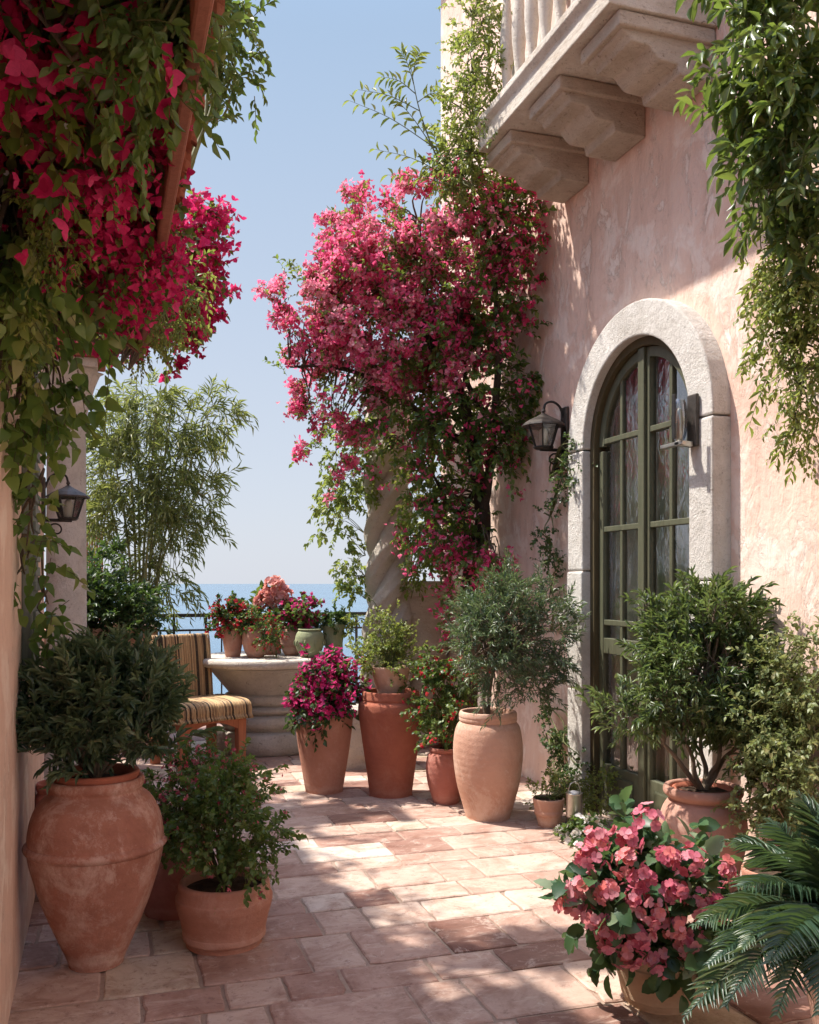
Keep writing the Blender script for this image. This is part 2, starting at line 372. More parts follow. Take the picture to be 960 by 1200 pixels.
def m_curtain():
    m, nt, out = newmat('lace_curtain'); t = NT(nt)
    w = t.noise(t.pos(scale=(1, 22, .6)), 2.2, 4, .6, .3); l = t.noise(t.pos(), 90, 3, .7)
    c = t.mix(t.ramp(w, [(.35, 0.), (.65, 1.)]), (.66, .65, .6), (.84, .83, .78)); c = t.mix(t.ramp(l, [(.45, 0.), (.6, .5)]), c, (.55, .54, .5))
    t.pbsdf(out, c, .9, t.bump(w, .6, .03), .1); return m
M['curtain'] = m_curtain()
def m_wicker(horizontal=False):
    m, nt, out = newmat('woven_rush'); t = NT(nt); ti = t.attr()
    c = t.ramp(ti, [(0, (.05, .035, .022)), (.14, (.3, .19, .1)), (.5, (.48, .31, .15)), (1, (.6, .42, .22))])
    v = t.pos(); f = t.noise(v, 60, 5, .7); c = t.mix(t.ramp(f, [(.5, 0.), (.75, .5)]), c, (.25, .15, .07))
    t.pbsdf(out, c, .6, t.bump(f, .3, .003), .3); return m
M['wicker'] = m_wicker()

# ------------------------------------------------------------------ leaves and flowers
def tmpl(ts, ws, fold=.3, curl=.18, wave=0):
    V = []; Q = []
    for i, (t, w) in enumerate(zip(ts, ws)):
        z = -curl * t * t; k = wave * (1 if i % 2 else -1)
        V += [(t, -w, z + fold * w + k), (t, 0, z), (t, w, z + fold * w - k)]
    for i in range(len(ts) - 1):
        a = 3 * i; Q += [(a, a + 1, a + 4, a + 3), (a + 1, a + 2, a + 5, a + 4)]
    return np.array(V), np.array(Q)
def tmpl2(wpos=.45, fold=.25, curl=.2):
    V = np.array([(0, 0, 0), (wpos, -.5, fold * .5 - curl * .2), (wpos * 1.05, 0, -curl * .2), (wpos, .5, fold * .5 - curl * .2), (1, 0, -curl)])
    return V, np.array([(0, 1, 4, 2), (0, 2, 4, 3)])
L_SIMPLE = tmpl2(.45)
L_OVATE = tmpl([0, .18, .45, .75, 1], [.03, .34, .5, .3, .02], .3, .22)
L_LANCE = tmpl([0, .25, .55, .8, 1], [.05, .4, .5, .28, .02], .35, .2)
L_HEART = tmpl([0, .1, .3, .6, .85, 1], [.2, .44, .5, .36, .14, .01], .25, .3)
L_ROUND = tmpl([0, .2, .5, .8, 1], [.1, .42, .52, .4, .12], .15, .15)
L_SERR = tmpl([0, .08, .2, .32, .44, .56, .68, .8, .9, 1], [.1, .34, .42, .54, .49, .53, .42, .36, .2, .02], .22, .25, .012)
L_PETAL = tmpl([0, .3, .65, .9, 1], [.12, .36, .52, .42, .2], .12, -.1, .02)
L_BRACT = tmpl([0, .18, .36, .55, .78, 1], [.06, .36, .49, .46, .26, .02], .32, -.15, .03)
L_GRASS = tmpl([0, .3, .65, 1], [.3, .5, .36, .03], .3, .35)

def unit(a): return a / (np.linalg.norm(a, axis=-1, keepdims=True) + 1e-9)
def scatter(mb, pos, dirs, ups, L, W, T, tint):
    N = len(pos)
    if N == 0: return
    x = unit(dirs); y = np.cross(ups, x)
    bad = np.linalg.norm(y, axis=1) < 1e-3
    if bad.any(): y[bad] = np.cross(np.array([1., .3, .2]), x[bad])
    y = unit(y); z = np.cross(x, y)
    V, Q = T; L = np.broadcast_to(L, (N,)); W = np.broadcast_to(W, (N,))
    vv = pos[:, None] + x[:, None] * (V[None, :, 0, None] * L[:, None, None]) + y[:, None] * (V[None, :, 1, None] * W[:, None, None]) + z[:, None] * (V[None, :, 2, None] * L[:, None, None])
    q = (Q[None] + (np.arange(N) * len(V))[:, None, None]).reshape(-1, 4)
    mb.add(vv.reshape(-1, 3), q, np.repeat(np.clip(tint, 0, 1), len(Q)))

def ell(px, py, Z, rx, ry, rd): return (P(px, py, Z), np.array([rx / F * Z, rd, ry / F * Z]), rx * ry)
def sample(ells, n, lo=.0, pw=.45):
    w = np.array([e[2] for e in ells], float); w /= w.sum()
    k = rng.choice(len(ells), n, p=w)
    u = unit(rng.normal(size=(n, 3))); r = lo + (1 - lo) * rng.random(n) ** pw
    C = np.array([e[0] for e in ells])[k]; Rr = np.array([e[1] for e in ells])[k]
    off = u * r[:, None] * Rr
    pos = C + off[:, :1] * RIGHT + off[:, 1:2] * FWD + off[:, 2:] * UP
    nr = unit(u / Rr); nrm = nr[:, :1] * RIGHT + nr[:, 1:2] * FWD + nr[:, 2:] * UP
    return pos, unit(nrm)

def under(px, py, Z, rx, ry, rd, m=.1):
    a = (683 - py) / F; b = (px - 480) / F * CT + ST
    Zr = (2.32 + .16 * .62 - m - H) / (a + b * .62)
    return ell(px, py, min(Z, Zr - rd * .6), rx, ry, rd)
WALLX = 2.79
def keep(pos, xmax=2.765, zmin=.02):
    pos[:, 0] = np.minimum(pos[:, 0], xmax); pos[:, 2] = np.maximum(pos[:, 2], zmin); return pos

def foliage(leaves, ells, nclump, ntwig, nleaf, tl, LL, LW, T, up=.35, out=.7, rnd=.5, droop=.15, cr=.06, lo=.25, ang=.9, twigs=None, anchor=None,
            br=(.006, .0025), tbase=.45, tvar=.22, xmax=2.765, flat=.6, bmb=None, brseg=6, pw=.45, tw=.0016):
    """clumps of leafy twigs; returns the twig tips and directions"""
    cpos, cn = sample(ells, nclump, lo, pw); ct = rng.normal(0, .16, nclump)
    cpos = keep(cpos, xmax - .02)
    n = nclump * ntwig; k = np.repeat(np.arange(nclump), ntwig)
    b = keep(cpos[k] + rng.normal(0, cr, (n, 3)), xmax - .01)
    d = unit(cn[k] * out + UP * up + rng.normal(0, rnd, (n, 3)))
    l = tl * rng.uniform(.55, 1.25, n)
    ts = np.linspace(.12, 1, nleaf)
    pos = b[:, None] + d[:, None] * (l[:, None] * ts[None])[..., None] - UP * (droop * l[:, None] * ts[None] ** 2)[..., None]
    tang = unit(d[:, None] - UP * (2 * droop * ts[None])[..., None])
    tang = np.broadcast_to(tang, pos.shape)
    ref = unit(rng.normal(size=(n, 1, 3))); a = unit(np.cross(tang, np.broadcast_to(ref, tang.shape))); bb = np.cross(tang, a)
    ph = (np.arange(nleaf) * 2.4)[None] + rng.uniform(0, 6.28, (n, 1)) + rng.normal(0, .3, (n, nleaf))
    aa = np.clip(rng.normal(ang, .22, (n, nleaf)) * (1 - .55 * ts[None] ** 3), .1, 1.5)
    ld = tang * np.cos(aa)[..., None] + (a * np.cos(ph)[..., None] + bb * np.sin(ph)[..., None]) * np.sin(aa)[..., None]
    ld = ld - UP * .12
    upv = UP * flat + rng.normal(0, .45, ld.shape) + np.broadcast_to(tang, ld.shape) * .25
    m = n * nleaf; pos = keep(pos.reshape(-1, 3).copy(), xmax)
    sz = rng.uniform(.65, 1.2, m)
    tint = tbase + np.repeat(ct[k], nleaf) + rng.normal(0, tvar, m) + np.tile(ts, n) * .12
    scatter(leaves, pos, ld.reshape(-1, 3), upv.reshape(-1, 3), LL * sz, LW * sz, T, tint)
    tips = keep(b + d * l[:, None] - UP * (droop * l)[:, None], xmax)
    if twigs is not None:
        for i in range(n):
            mid = b[i] + d[i] * l[i] * .5 - UP * droop * l[i] * .25
            tube(twigs, [b[i], mid, tips[i]], [tw, tw * .8, tw * .4], 3, cap=False)
    if anchor is not None:
        an = np.atleast_2d(np.asarray(anchor, float)); mbb = bmb or twigs
        for c in cpos:
            a0 = an[np.argmin(np.linalg.norm(an - c, axis=1) + rng.random(len(an)) * .15)]
            D = c - a0; L = np.linalg.norm(D)
            m1 = a0 + D * .4 + UP * L * .16 + rng.normal(0, .05 * L, 3); m2 = a0 + D * .75 + UP * L * .08 + rng.normal(0, .05 * L, 3)
            pth = smoothpath([a0, m1, m2, c], 3); pth = keep(pth, xmax)
            tube(mbb, pth, np.linspace(br[0], br[1], len(pth)), brseg, cap=False)
    return tips, d

def bracts(mb, pos, d, size, tint0=.45, tvar=.25, T=L_BRACT, nb=3, open_=.8, wr=.85, xmax=2.77):
    """small blossoms of nb bracts about an axis"""
    n = len(pos)
    if n == 0: return
    pos = keep(pos.copy(), xmax)
    d = unit(d + rng.normal(0, .55, (n, 3))); ref = unit(rng.normal(size=(n, 3))); a = unit(np.cross(d, ref)); b = np.cross(d, a)
    s = size * rng.uniform(.7, 1.25, n); t0 = tint0 + rng.normal(0, tvar, n)
    for k in range(nb):
        ph = 2 * PI * k / nb + rng.normal(0, .15, n)
        p = a * np.cos(ph)[:, None] + b * np.sin(ph)[:, None]
        o = open_ + rng.normal(0, .12, n)
        scatter(mb, pos, d * (1 - o)[:, None] + p * o[:, None], d, s, s * wr, T, t0 + rng.normal(0, .08, n))
def bloom(mb, tips, d, frac, per, size, spread, tint0=.45, tvar=.22, nt=None, green=.0, **kw):
    n = len(tips); fr = np.full(n, frac)
    if nt: fr = np.repeat(np.where(rng.random(n // nt) < green, .08, frac * rng.uniform(.7, 1.1, n // nt)), nt)
    s = rng.random(n) < fr
    tp = np.repeat(tips[s], per, 0); dd = np.repeat(d[s], per, 0)
    ck = rng.normal(0, .15, n // (nt or n) if nt else 1); t = np.repeat(rng.normal(tint0, .1, s.sum()) + (np.repeat(ck, nt)[s] if nt else 0), per)
    p = tp + rng.normal(0, spread, tp.shape) - dd * rng.uniform(0, spread * 2, (len(tp), 1))
    n0 = rng.normal(0, .5, dd.shape)
    bracts(mb, p, unit(dd + n0), size, t, tvar, **kw)

# ================================================================== THE SETTING
# paving: every paver is a bevelled slab, set in rows across the walk
mb = MB()
y = -1.6; row = 0
while y < 9.3:
    dy = random.choice([.2, .25, .29, .33]) if y < 4 else random.choice([.18, .21, .25])
    x = -.34 - random.uniform(0, .35) if y < 4.95 else -3.2 - random.uniform(0, .3)
    xe = 2.95 if y < 7.75 else 5.2
    tone = rng.normal(0, .05)
    while x < xe:
        dx = random.choice([.2, .26, .32, .38, .46]); g = .0028 + random.uniform(0, .0022)
        x0, x1, y0, y1 = x + g, x + dx - g, y + g, y + dy - g
        j = lambda: random.uniform(-.0035, .0035)
        z = random.uniform(-.002, .002); sx, sy = random.uniform(-.004, .004), random.uniform(-.004, .004)
        cx, cy = (x0 + x1) / 2, (y0 + y1) / 2
        zz = lambda p: z + sx * (p[0] - cx) + sy * (p[1] - cy)
        cor = [(x0 + j(), y0 + j()), (x1 + j(), y0 + j()), (x1 + j(), y1 + j()), (x0 + j(), y1 + j())]
        o = []; inn = []; chip = random.random() < .3
        for k in range(4):
            p, q = np.array(cor[k]), np.array(cor[(k + 1) % 4]); d = q - p; L = np.linalg.norm(d); nrm_ = np.array([-d[1], d[0]]) / L
            ns = max(4, int(L / .035))
            for u in range(ns):
                f = u / ns; w_ = abs(random.gauss(0, .0022)) + (.006 if (u == 0 and random.random() < .6) else 0) + (random.uniform(.006, .014) if chip and random.random() < .08 else 0)
                pp = p + d * f + nrm_ * w_; o.append(pp); inn.append(pp + nrm_ * random.uniform(.004, .008) + (d / L * .005 if u == 0 else 0))
        n = len(o)
        V = [(p[0], p[1], zz(p)) for p in inn] + [(p[0], p[1], zz(p) - .0045) for p in o] + [(p[0], p[1], -.016) for p in o]
        fs = [list(range(n))] + [(n + i, n + (i + 1) % n, (i + 1) % n, i) for i in range(n)] + [(2 * n + i, 2 * n + (i + 1) % n, n + (i + 1) % n, n + i) for i in range(n)]
        ti = np.clip(.5 + tone + rng.normal(0, .25) + (.1 if random.random() < .2 else 0), 0, 1)
        mb.add(V, fs, float(ti)); x += dx
    y += dy; row += 1
mb.add([(-3.3, -1.7, -.007), (5.4, -1.7, -.007), (5.4, 9.4, -.0062), (-3.3, 9.4, -.0062)], [(0, 1, 2, 3)], .5, 1)
o = mb.build('floor', [M['floor'], M['mortar']], smooth=False); o['kind'] = 'structure'

# the terrace stands on a rocky slope that falls to the sea
mb = MB()
nx, ny = 60, 60
gx = np.linspace(-60, 60, nx); gy = np.linspace(-40, 62, ny)
X, Y = np.meshgrid(gx, gy)
d = np.maximum(np.maximum(Y - 9.6, np.abs(X) - 14), 0)
Z = -.3 - d * .85 + np.sin(X * .7 + Y * .3) * .4 * np.minimum(d, 4) * .5 + np.sin(X * .23 - Y * .5) * .5 * np.minimum(d, 5) * .5
Z = np.maximum(Z, -40)
idx = np.arange(nx * ny).reshape(ny, nx)
mb.add(np.stack([X, Y, Z], -1).reshape(-1, 3), np.stack([idx[:-1, :-1], idx[:-1, 1:], idx[1:, 1:], idx[1:, :-1]], -1).reshape(-1, 4))
o = mb.build('terrain', M['ground']); o['kind'] = 'structure'
mb = MB(); box(mb, (-8, -6, -.34), (9, 9.42, -.02), .01)
o = mb.build('terrace_slab', M['stone_grey'], smooth=False); o['kind'] = 'structure'
mb = MB(); S = 30000
mb.add([(-S, -60, -32), (S, -60, -32), (S, S, -32), (-S, S, -32)], [(0, 1, 2, 3)])
o = mb.build('sea', M['sea'], smooth=False); o['kind'] = 'structure'

# ================================================================== THE PINK HOUSE ON THE RIGHT
HY0, HY1, HZ = -2.5, 7.65, 6.8
DC, DO = 4.412, .713               # door centre along the wall, outer half width of the stone surround
RING = .185; DI = DO - RING; SPR = 2.135
house = thing('pink_house', 'pink plastered house with a stone balcony and arched glazed door', 'house', (WALLX, DC, 0))
def arcpts(r, n=28, a0=0, a1=PI): return [(DC + r * math.cos(a), SPR + r * math.sin(a)) for a in np.linspace(a0, a1, n)]
mb = MB()
open_r = DI + .06
poly = [(HY0, 0), (DC - open_r, 0)] + arcpts(open_r, 28, PI, 0) + [(DC + open_r, 0), (HY1, 0), (HY1, HZ), (HY0, HZ)]
prism(mb, poly, 'x', WALLX, WALLX + .32)
box(mb, (WALLX + .32, HY1 - .32, 0), (9, HY1, HZ)); box(mb, (WALLX + .32, HY0, 0), (9, HY0 + .32, HZ)); box(mb, (8.7, HY0 + .32, 0), (9, HY1 - .32, HZ))
mb.build('wall', M['stucco'], house, smooth=False)
mb = MB(); box(mb, (WALLX - .25, HY0 - .25, HZ), (9.2, HY1 + .25, HZ + .2), .02); mb.build('roof', M['tile_roof'], house, smooth=False)

# stone surround made of voussoirs and jamb blocks
arch = MB()
XF, XB = WALLX - .105, WALLX + .03
def vouss(a0, a1, n=6):
    pts = [(DC + DO * math.cos(a), SPR + DO * math.sin(a)) for a in np.linspace(a0, a1, n)] + [(DC + DI * math.cos(a), SPR + DI * math.sin(a)) for a in np.linspace(a1, a0, n)]
    e = random.uniform(-.004, .004)
    prism(arch, pts, 'x', XF + e, XB, .009)
cuts = [0, PI]
gap = .0025
for a0, a1 in zip(cuts[:-1], cuts[1:]): vouss(a0 + gap, a1 - gap, 34)
for sgn in (-1, 1):
    zs = [0, .72, 1.42, SPR - .003] if sgn > 0 else [0, .62, 1.36, SPR - .003]
    for z0, z1 in zip(zs[:-1], zs[1:]):
        e = random.uniform(-.004, .004); ya, yb = sorted((DC + sgn * DI, DC + sgn * DO))
        box(arch, (XF + e, ya, z0 + .003), (XB, yb, z1 - .003), .011)
arch.build('arch_surround', M['stone_white'], house, smooth=False)

# the door: dark frame, two leaves with arched tops, panes, curtain behind
door = MB(); DXF = WALLX - .05
fr = .05
# outer frame (arched band)
def band(mb, ro, ri, x0, x1, z0=0.0, bev=.004):
    pts = [(DC - ro, z0)] + arcpts(ro, 30, PI, 0) + [(DC + ro, z0), (DC + ri, z0)] + arcpts(ri, 30, 0, PI) + [(DC - ri, z0)]
    prism(mb, pts, 'x', x0, x1, bev)
band(door, DI + .055, DI - .045, DXF, DXF + .12)
door_o = door.build('door', M['door_frame'], house, smooth=False)
leaf = MB()
RL = DI - .048
def topz(yv): return SPR + math.sqrt(max(RL * RL - (yv - DC) ** 2, 0))
LX0, LX1 = DXF + .03, DXF + .075
def vbar(y0, y1, z0, ztop=None, x0=LX0, x1=LX1, bev=.004):
    if ztop is None:
        pts = [(y0, z0), (y1, z0), (y1, topz(y1) - .001)] + [(yy, topz(yy) - .001) for yy in np.linspace(y1, y0, 6)[1:-1]] + [(y0, topz(y0) - .001)]
    else: pts = [(y0, z0), (y1, z0), (y1, ztop), (y0, ztop)]
    prism(leaf, pts, 'x', x0, x1, bev)
rows = [1.12, 1.66, 2.17]
panes = []
for sgn in (-1, 1):
    ya, yb = (DC - RL, DC - .006) if sgn < 0 else (DC + .006, DC + RL)
    st = .05
    a, b = ya + st, yb - st
    vbar(ya + .001, a, .02, ztop=SPR - .02); vbar(b if sgn < 0 else ya + .001, yb if sgn < 0 else a, .02) if sgn < 0 else vbar(ya, a, .02)
    if sgn > 0: vbar(b, yb - .001, .02, ztop=SPR - .02)
    box(leaf, (LX0 + .003, a, .02), (LX1 - .003, b, .30), .004)        # bottom panel
    box(leaf, (LX0 - .006, a + .05, .07), (LX0 + .004, b - .05, .25), .008)
    box(leaf, (LX0 + .002, a, .94), (LX1 - .002, b, 1.03), .004)       # lock rail
    for z in rows: box(leaf, (LX0 + .004, a, z - .016), (LX1 - .004, b, z + .016), .004)
    box(leaf, (LX0 + .004, a, .62), (LX1 - .004, b, .65), .004)
    mid = (a + b) / 2
    vbar(mid - .014, mid + .014, .30, x0=LX0 + .007, x1=LX1 - .007)
# meeting stile cover and arched head of the leaves
vbar(DC - .03, DC + .03, .02, x0=LX0 - .018, x1=LX0 - .001)
pts = arcpts(RL, 24, PI * .995, PI * .005) + arcpts(RL - .055, 24, PI * .005, PI * .995)
prism(leaf, pts, 'x', LX0 + .0015, LX1 - .0015, .003)
leaf.build('leaf_frame', M['door'], door_o, smooth=False)
def pane_poly(y0, y1, z0, z1):
    if z1 is not None: return [(y0, z0), (y1, z0), (y1, z1), (y0, z1)]
    return [(y0, z0), (y1, z0)] + [(yy, topz(yy) - .03) for yy in np.linspace(y1, y0, 8)]
for sgn in (-1, 1):
    ya, yb = (DC - RL, DC - .006) if sgn < 0 else (DC + .006, DC + RL)
    a, b = ya + .04, yb - .04; mid = (a + b) / 2
    for (y0, y1) in ((a, mid), (mid, b)):
        for z0, z1 in ((.28, .63), (.63, .96), (1.0, 1.12), (1.12, 1.66), (1.66, 2.17), (2.17, None)):
            pm = MB(); rx = random.uniform(-.0025, .0025); ry = random.uniform(-.004, .004)
            pts = pane_poly(y0, y1, z0, z1); cy = (y0 + y1) / 2; cz = z0 + .2
            X0 = (LX0 + LX1) / 2
            vs = [(X0 + rx + ry * (p[0] - cy) * 6 + ry * (p[1] - cz) * 2, p[0], p[1]) for p in pts]
            vs2 = [(v[0] + .003, v[1], v[2]) for v in vs]; n = len(vs)
            pm.add(vs, [list(range(n - 1, -1, -1))])
            pm.build('pane', M['glass'], door_o, smooth=False)
cm = MB(); ys = np.linspace(DC - .56, DC + .56, 120)
for i in range(119):
    f = lambda yv: WALLX + .09 + .02 * math.sin(yv * 62) + .012 * math.sin(yv * 23)
    cm.add([(f(ys[i]), ys[i], .02), (f(ys[i + 1]), ys[i + 1], .02), (f(ys[i + 1]), ys[i + 1], 2.72), (f(ys[i]), ys[i], 2.72)], [(0, 1, 2, 3)])
cm.build('curtain', M['curtain'], door_o)
hm = MB()
hp = np.array([LX0 - .02, DC - .0, 1.0])
box(hm, (LX0 - .024, DC - .018, .93), (LX0 - .018, DC + .018, 1.09), .003)
tube(hm, smoothpath([hp + (0, 0, .02), hp + (-.04, 0, .02), hp + (-.045, -.03, .02), hp + (-.04, -.1, .015)], 4), .007, 8)
hm.build('handle', M['iron_worn'], door_o)
sm = MB(); box(sm, (WALLX - .02, DC - DI + .002, 0), (WALLX + .2, DC + DI - .002, .03), .008); sm.build('door_sill', M['stone_grey'], house, smooth=False)

# balcony
BX = 2.2; BY0, BY1, BZ = 3.79, 5.36, 4.0
bal = MB()
prism(bal, [(BX, BZ), (BX, BZ + .1), (BX - .03, BZ + .13), (BX - .03, BZ + .17), (WALLX - .002, BZ + .17), (WALLX - .002, BZ)], 'y', BY0, BY1, .006)
bal_o = bal.build('balcony', M['stone_pale_edge'], house, smooth=False)
def corbel_mb(y0, w):
    c = MB()
    o = .50
    prof = [(WALLX - .002, BZ - .003), (WALLX - o, BZ - .003), (WALLX - o, BZ - .085), (WALLX - o + .035, BZ - .1), (WALLX - o + .05, BZ - .125), (WALLX - o + .14, BZ - .13)]
    for t in np.linspace(0, 1, 6): prof.append((WALLX - o + .15 + .07 * t, BZ - .135 - .055 * math.sin(t * PI / 2)))
    prof += [(WALLX - .2, BZ - .195), (WALLX - .19, BZ - .24), (WALLX - .002, BZ - .245)]
    prism(c, prof, 'y', y0 - w / 2, y0 + w / 2, .008)
    box(c, (WALLX - o - .03, y0 - w / 2 - .025, BZ - .075), (WALLX - .004, y0 + w / 2 + .025, BZ - .004), .01)
    return c
cpro = corbel_mb(BY0 + .2, .32).build('corbel', M['stone_old'], bal_o, smooth=False)
for yy in (4.58, 5.2):
    c = cpro.copy(); COL.objects.link(c); c.parent = bal_o; c.location = (0, yy - BY0 - .2, 0)
bp = [(.045, 0), (.045, .05), (.03, .055), (.028, .075), (.036, .085), (.026, .11), (.034, .2), (.043, .28), (.046, .36), (.04, .45), (.028, .56), (.022, .66), (.022, .72), (.032, .735), (.032, .75), (.024, .76), (.03, .8), (.045, .805), (.045, .86)]
bm_ = MB(); lathe(bm_, [(r * .92, z) for r, z in bp], (BX + .075, BY0 + .12, BZ + .17), 20)
b0 = bm_.build('baluster', M['stone_carved'], bal_o)
ys = np.arange(BY0 + .29, BY1 - .12, .17)
for yy in ys:
    c = b0.copy(); COL.objects.link(c); c.parent = bal_o; c.location = (0, yy - BY0 - .12, 0)
for xx in np.arange(BX + .24, WALLX - .05, .17):
    for y_ in (BY1 - .07, BY0 + .07):
        c = b0.copy(); COL.objects.link(c); c.parent = bal_o; c.location = (xx - BX - .075, y_ - BY0 - .12, 0)
rm = MB()
box(rm, (BX + .01, BY0 + .01, BZ + 1.032), (BX + .14, BY1 - .01, BZ + 1.13), .015)
box(rm, (BX + .142, BY1 - .135, BZ + 1.032), (WALLX - .003, BY1 - .012, BZ + 1.13), .015); box(rm, (BX + .142, BY0 + .012, BZ + 1.032), (WALLX - .003, BY0 + .135, BZ + 1.13), .015)
rm.build('top_rail', M['stone_pale_edge'], bal_o, smooth=False)

# ================================================================== THE HOUSE ON THE LEFT
WL = -.275; LE = 5.0
lh = thing('sand_house', 'sand pink plastered house with low tiled eaves smothered in bougainvillea', 'house', (WL, 3, 0))
mb = MB(); prism(mb, [(-2.0, 0), (LE, 0), (LE, 2.62), (-2.0, 2.62)], 'x', WL - .3, WL)
box(mb, (-4, LE - .3, 0), (WL - .302, LE, 3.2)); box(mb, (-4, -2, 0), (WL - .302, -1.7, 3.2)); box(mb, (-4.3, -2, 0), (-4.002, LE, 3.2))
mb.build('wall', M['stucco_left'], lh, smooth=False)
mb = MB(); box(mb, (-3.6, LE + .002, 0), (-.62, 7.9, 3.2), .02); mb.build('unseen_shade_block', M['stucco_left'], lh, smooth=False)  # out-of-view block added to shade the left side of the paving
EX, EZ, RS = .16, 2.32, .62       # eave line and slope
RY0, RY1 = -1.6, 3.68
rf = MB()
def rz(x): return EZ + (EX - x) * RS
prism(rf, [(EX - .03, rz(EX - .03)), (EX - .03, rz(EX - .03) + .03), (-2.6, rz(-2.6) + .03), (-2.6, rz(-2.6))], 'y', RY0, RY1)
roof = rf.build('roof', M['darkwood'], lh, smooth=False)
fm = MB(); box(fm, (EX - .028, RY0, EZ - .10), (EX, RY1, EZ + .035), .006)
prism(fm, [(EX - .03, EZ - .10), (EX - .03, rz(EX - .03) + .03), (-2.6, rz(-2.6) + .03), (-2.6, rz(-2.6) - .1)], 'y', RY1 + .001, RY1 + .03)
fm.build('fascia', M['fascia'], roof, smooth=False)
r0 = MB(); prism(r0, [(EX - .032, rz(EX - .032) - .003), (WL - .1, rz(WL - .1) - .003), (WL - .1, rz(WL - .1) - .085), (EX - .032, rz(EX - .032) - .075)], 'y', .4, .47, .004)
ra = r0.build('rafter', M['darkwood'], roof, smooth=False)
for k in range(1, 8):
    c = ra.copy(); COL.objects.link(c); c.parent = roof; c.location = (0, k * .43, 0)
tl = MB()
for k, yy in enumerate(np.arange(RY0 + .08, RY1, .165)):
    for s in range(8):
        x0 = EX + .045 - s * .36; x1 = x0 - .42; zo = .05 + .012 * random.random()
        jy = random.uniform(-.008, .008)
        th = np.linspace(0, PI, 9); V = []
        for (x, r) in ((x0, .082), (x1, .07)):
            for a in th: V.append((x, yy + jy + r * math.cos(a), rz(x) + zo + (.0 if x == x0 else -.012) + r * .85 * math.sin(a)))
        for (x, r) in ((x0, .068), (x1, .058)):
            for a in th: V.append((x, yy + jy + r * math.cos(a), rz(x) + zo + (.0 if x == x0 else -.012) + r * .85 * math.sin(a)))
        q = [(i, i + 1, 10 + i, 9 + i) for i in range(8)] + [(18 + i + 1, 18 + i, 27 + i, 28 + i) for i in range(8)] + [(i + 1, i, 18 + i, 19 + i) for i in range(8)]
        tl.add(V, np.array(q), .5)
    V = []; th = np.linspace(PI, 2 * PI, 7)
    for x in (EX + .03, -2.6):
        for a in th: V.append((x, yy + .0825 + .06 * math.cos(a), rz(x) + .085 + .05 * math.sin(a)))
    tl.add(V, np.array([(i, i + 1, 8 + i, 7 + i) for i in range(6)]), .4)
tl.build('tile_courses', M['tile_roof'], roof, smooth=False)
sh = MB(); box(sh, (WL, 3.62, 1.02), (WL + .035, 3.98, 2.2), .006)
for z in np.arange(1.1, 2.12, .055): box(sh, (WL + .03, 3.67, z), (WL + .046, 3.93, z + .035), .003)
sh.build('shutter', M['shutter'], lh, smooth=False)

# stone pillar at the terrace corner
def at(px, Z): p = P(px, 683, Z); return np.array([p[0], p[1], 0])
c = at(78, 6.0)
pil = thing('stone_pillar', 'pale round stone pillar with leafy capital beyond the left house wall', 'pillar', c)
mb = MB(); lathe(mb, [(.17, 0), (.17, .1), (.15, .12), (.15, .16), (.125, .19), (.123, 1.2), (.118, 2.3), (.13, 2.32), (.13, 2.36), (.115, 2.37)], c, 40); mb.build('shaft', M['stone_white'], pil)
mb = MB()
def flute(r, th, z): return r * (1 + .07 * np.cos(8 * th) * np.clip((z - 2.36) * 5, 0, 1))
lathe(mb, [(.115, 2.37), (.122, 2.42), (.14, 2.52), (.16, 2.6), (.19, 2.68), (.2, 2.7), (.0, 2.7)], c, 64, 3, twist=flute)
box(mb, (c[0] - .19, c[1] - .19, 2.7), (c[0] + .19, c[1] + .19, 2.76), .008); mb.build('capital', M['stone_carved'], pil)
mb = MB(); box(mb, (c[0] - .24, c[1] - .24, 2.762), (c[0] + .24, c[1] + .24, 2.85), .012); mb.build('coping', M['tile_roof'], pil, smooth=False)
pb = thing('pergola_beam', 'terracotta coloured beam resting on the stone pillar under the bougainvillea', 'beam', (c[0], c[1], 2.852))
mb = MB(); box(mb, (c[0] - 1.4, c[1] - .08, 2.853), (c[0] + .42, c[1] + .08, 3.0), .01); mb.build('beam', M['fascia'], pb, smooth=False)
mb = MB(); box(mb, (c[0] + .30, c[1] - .25, 3.002), (c[0] + .38, c[1] + .25, 3.08), .008); mb.build('purlin', M['fascia'], pb, smooth=False)

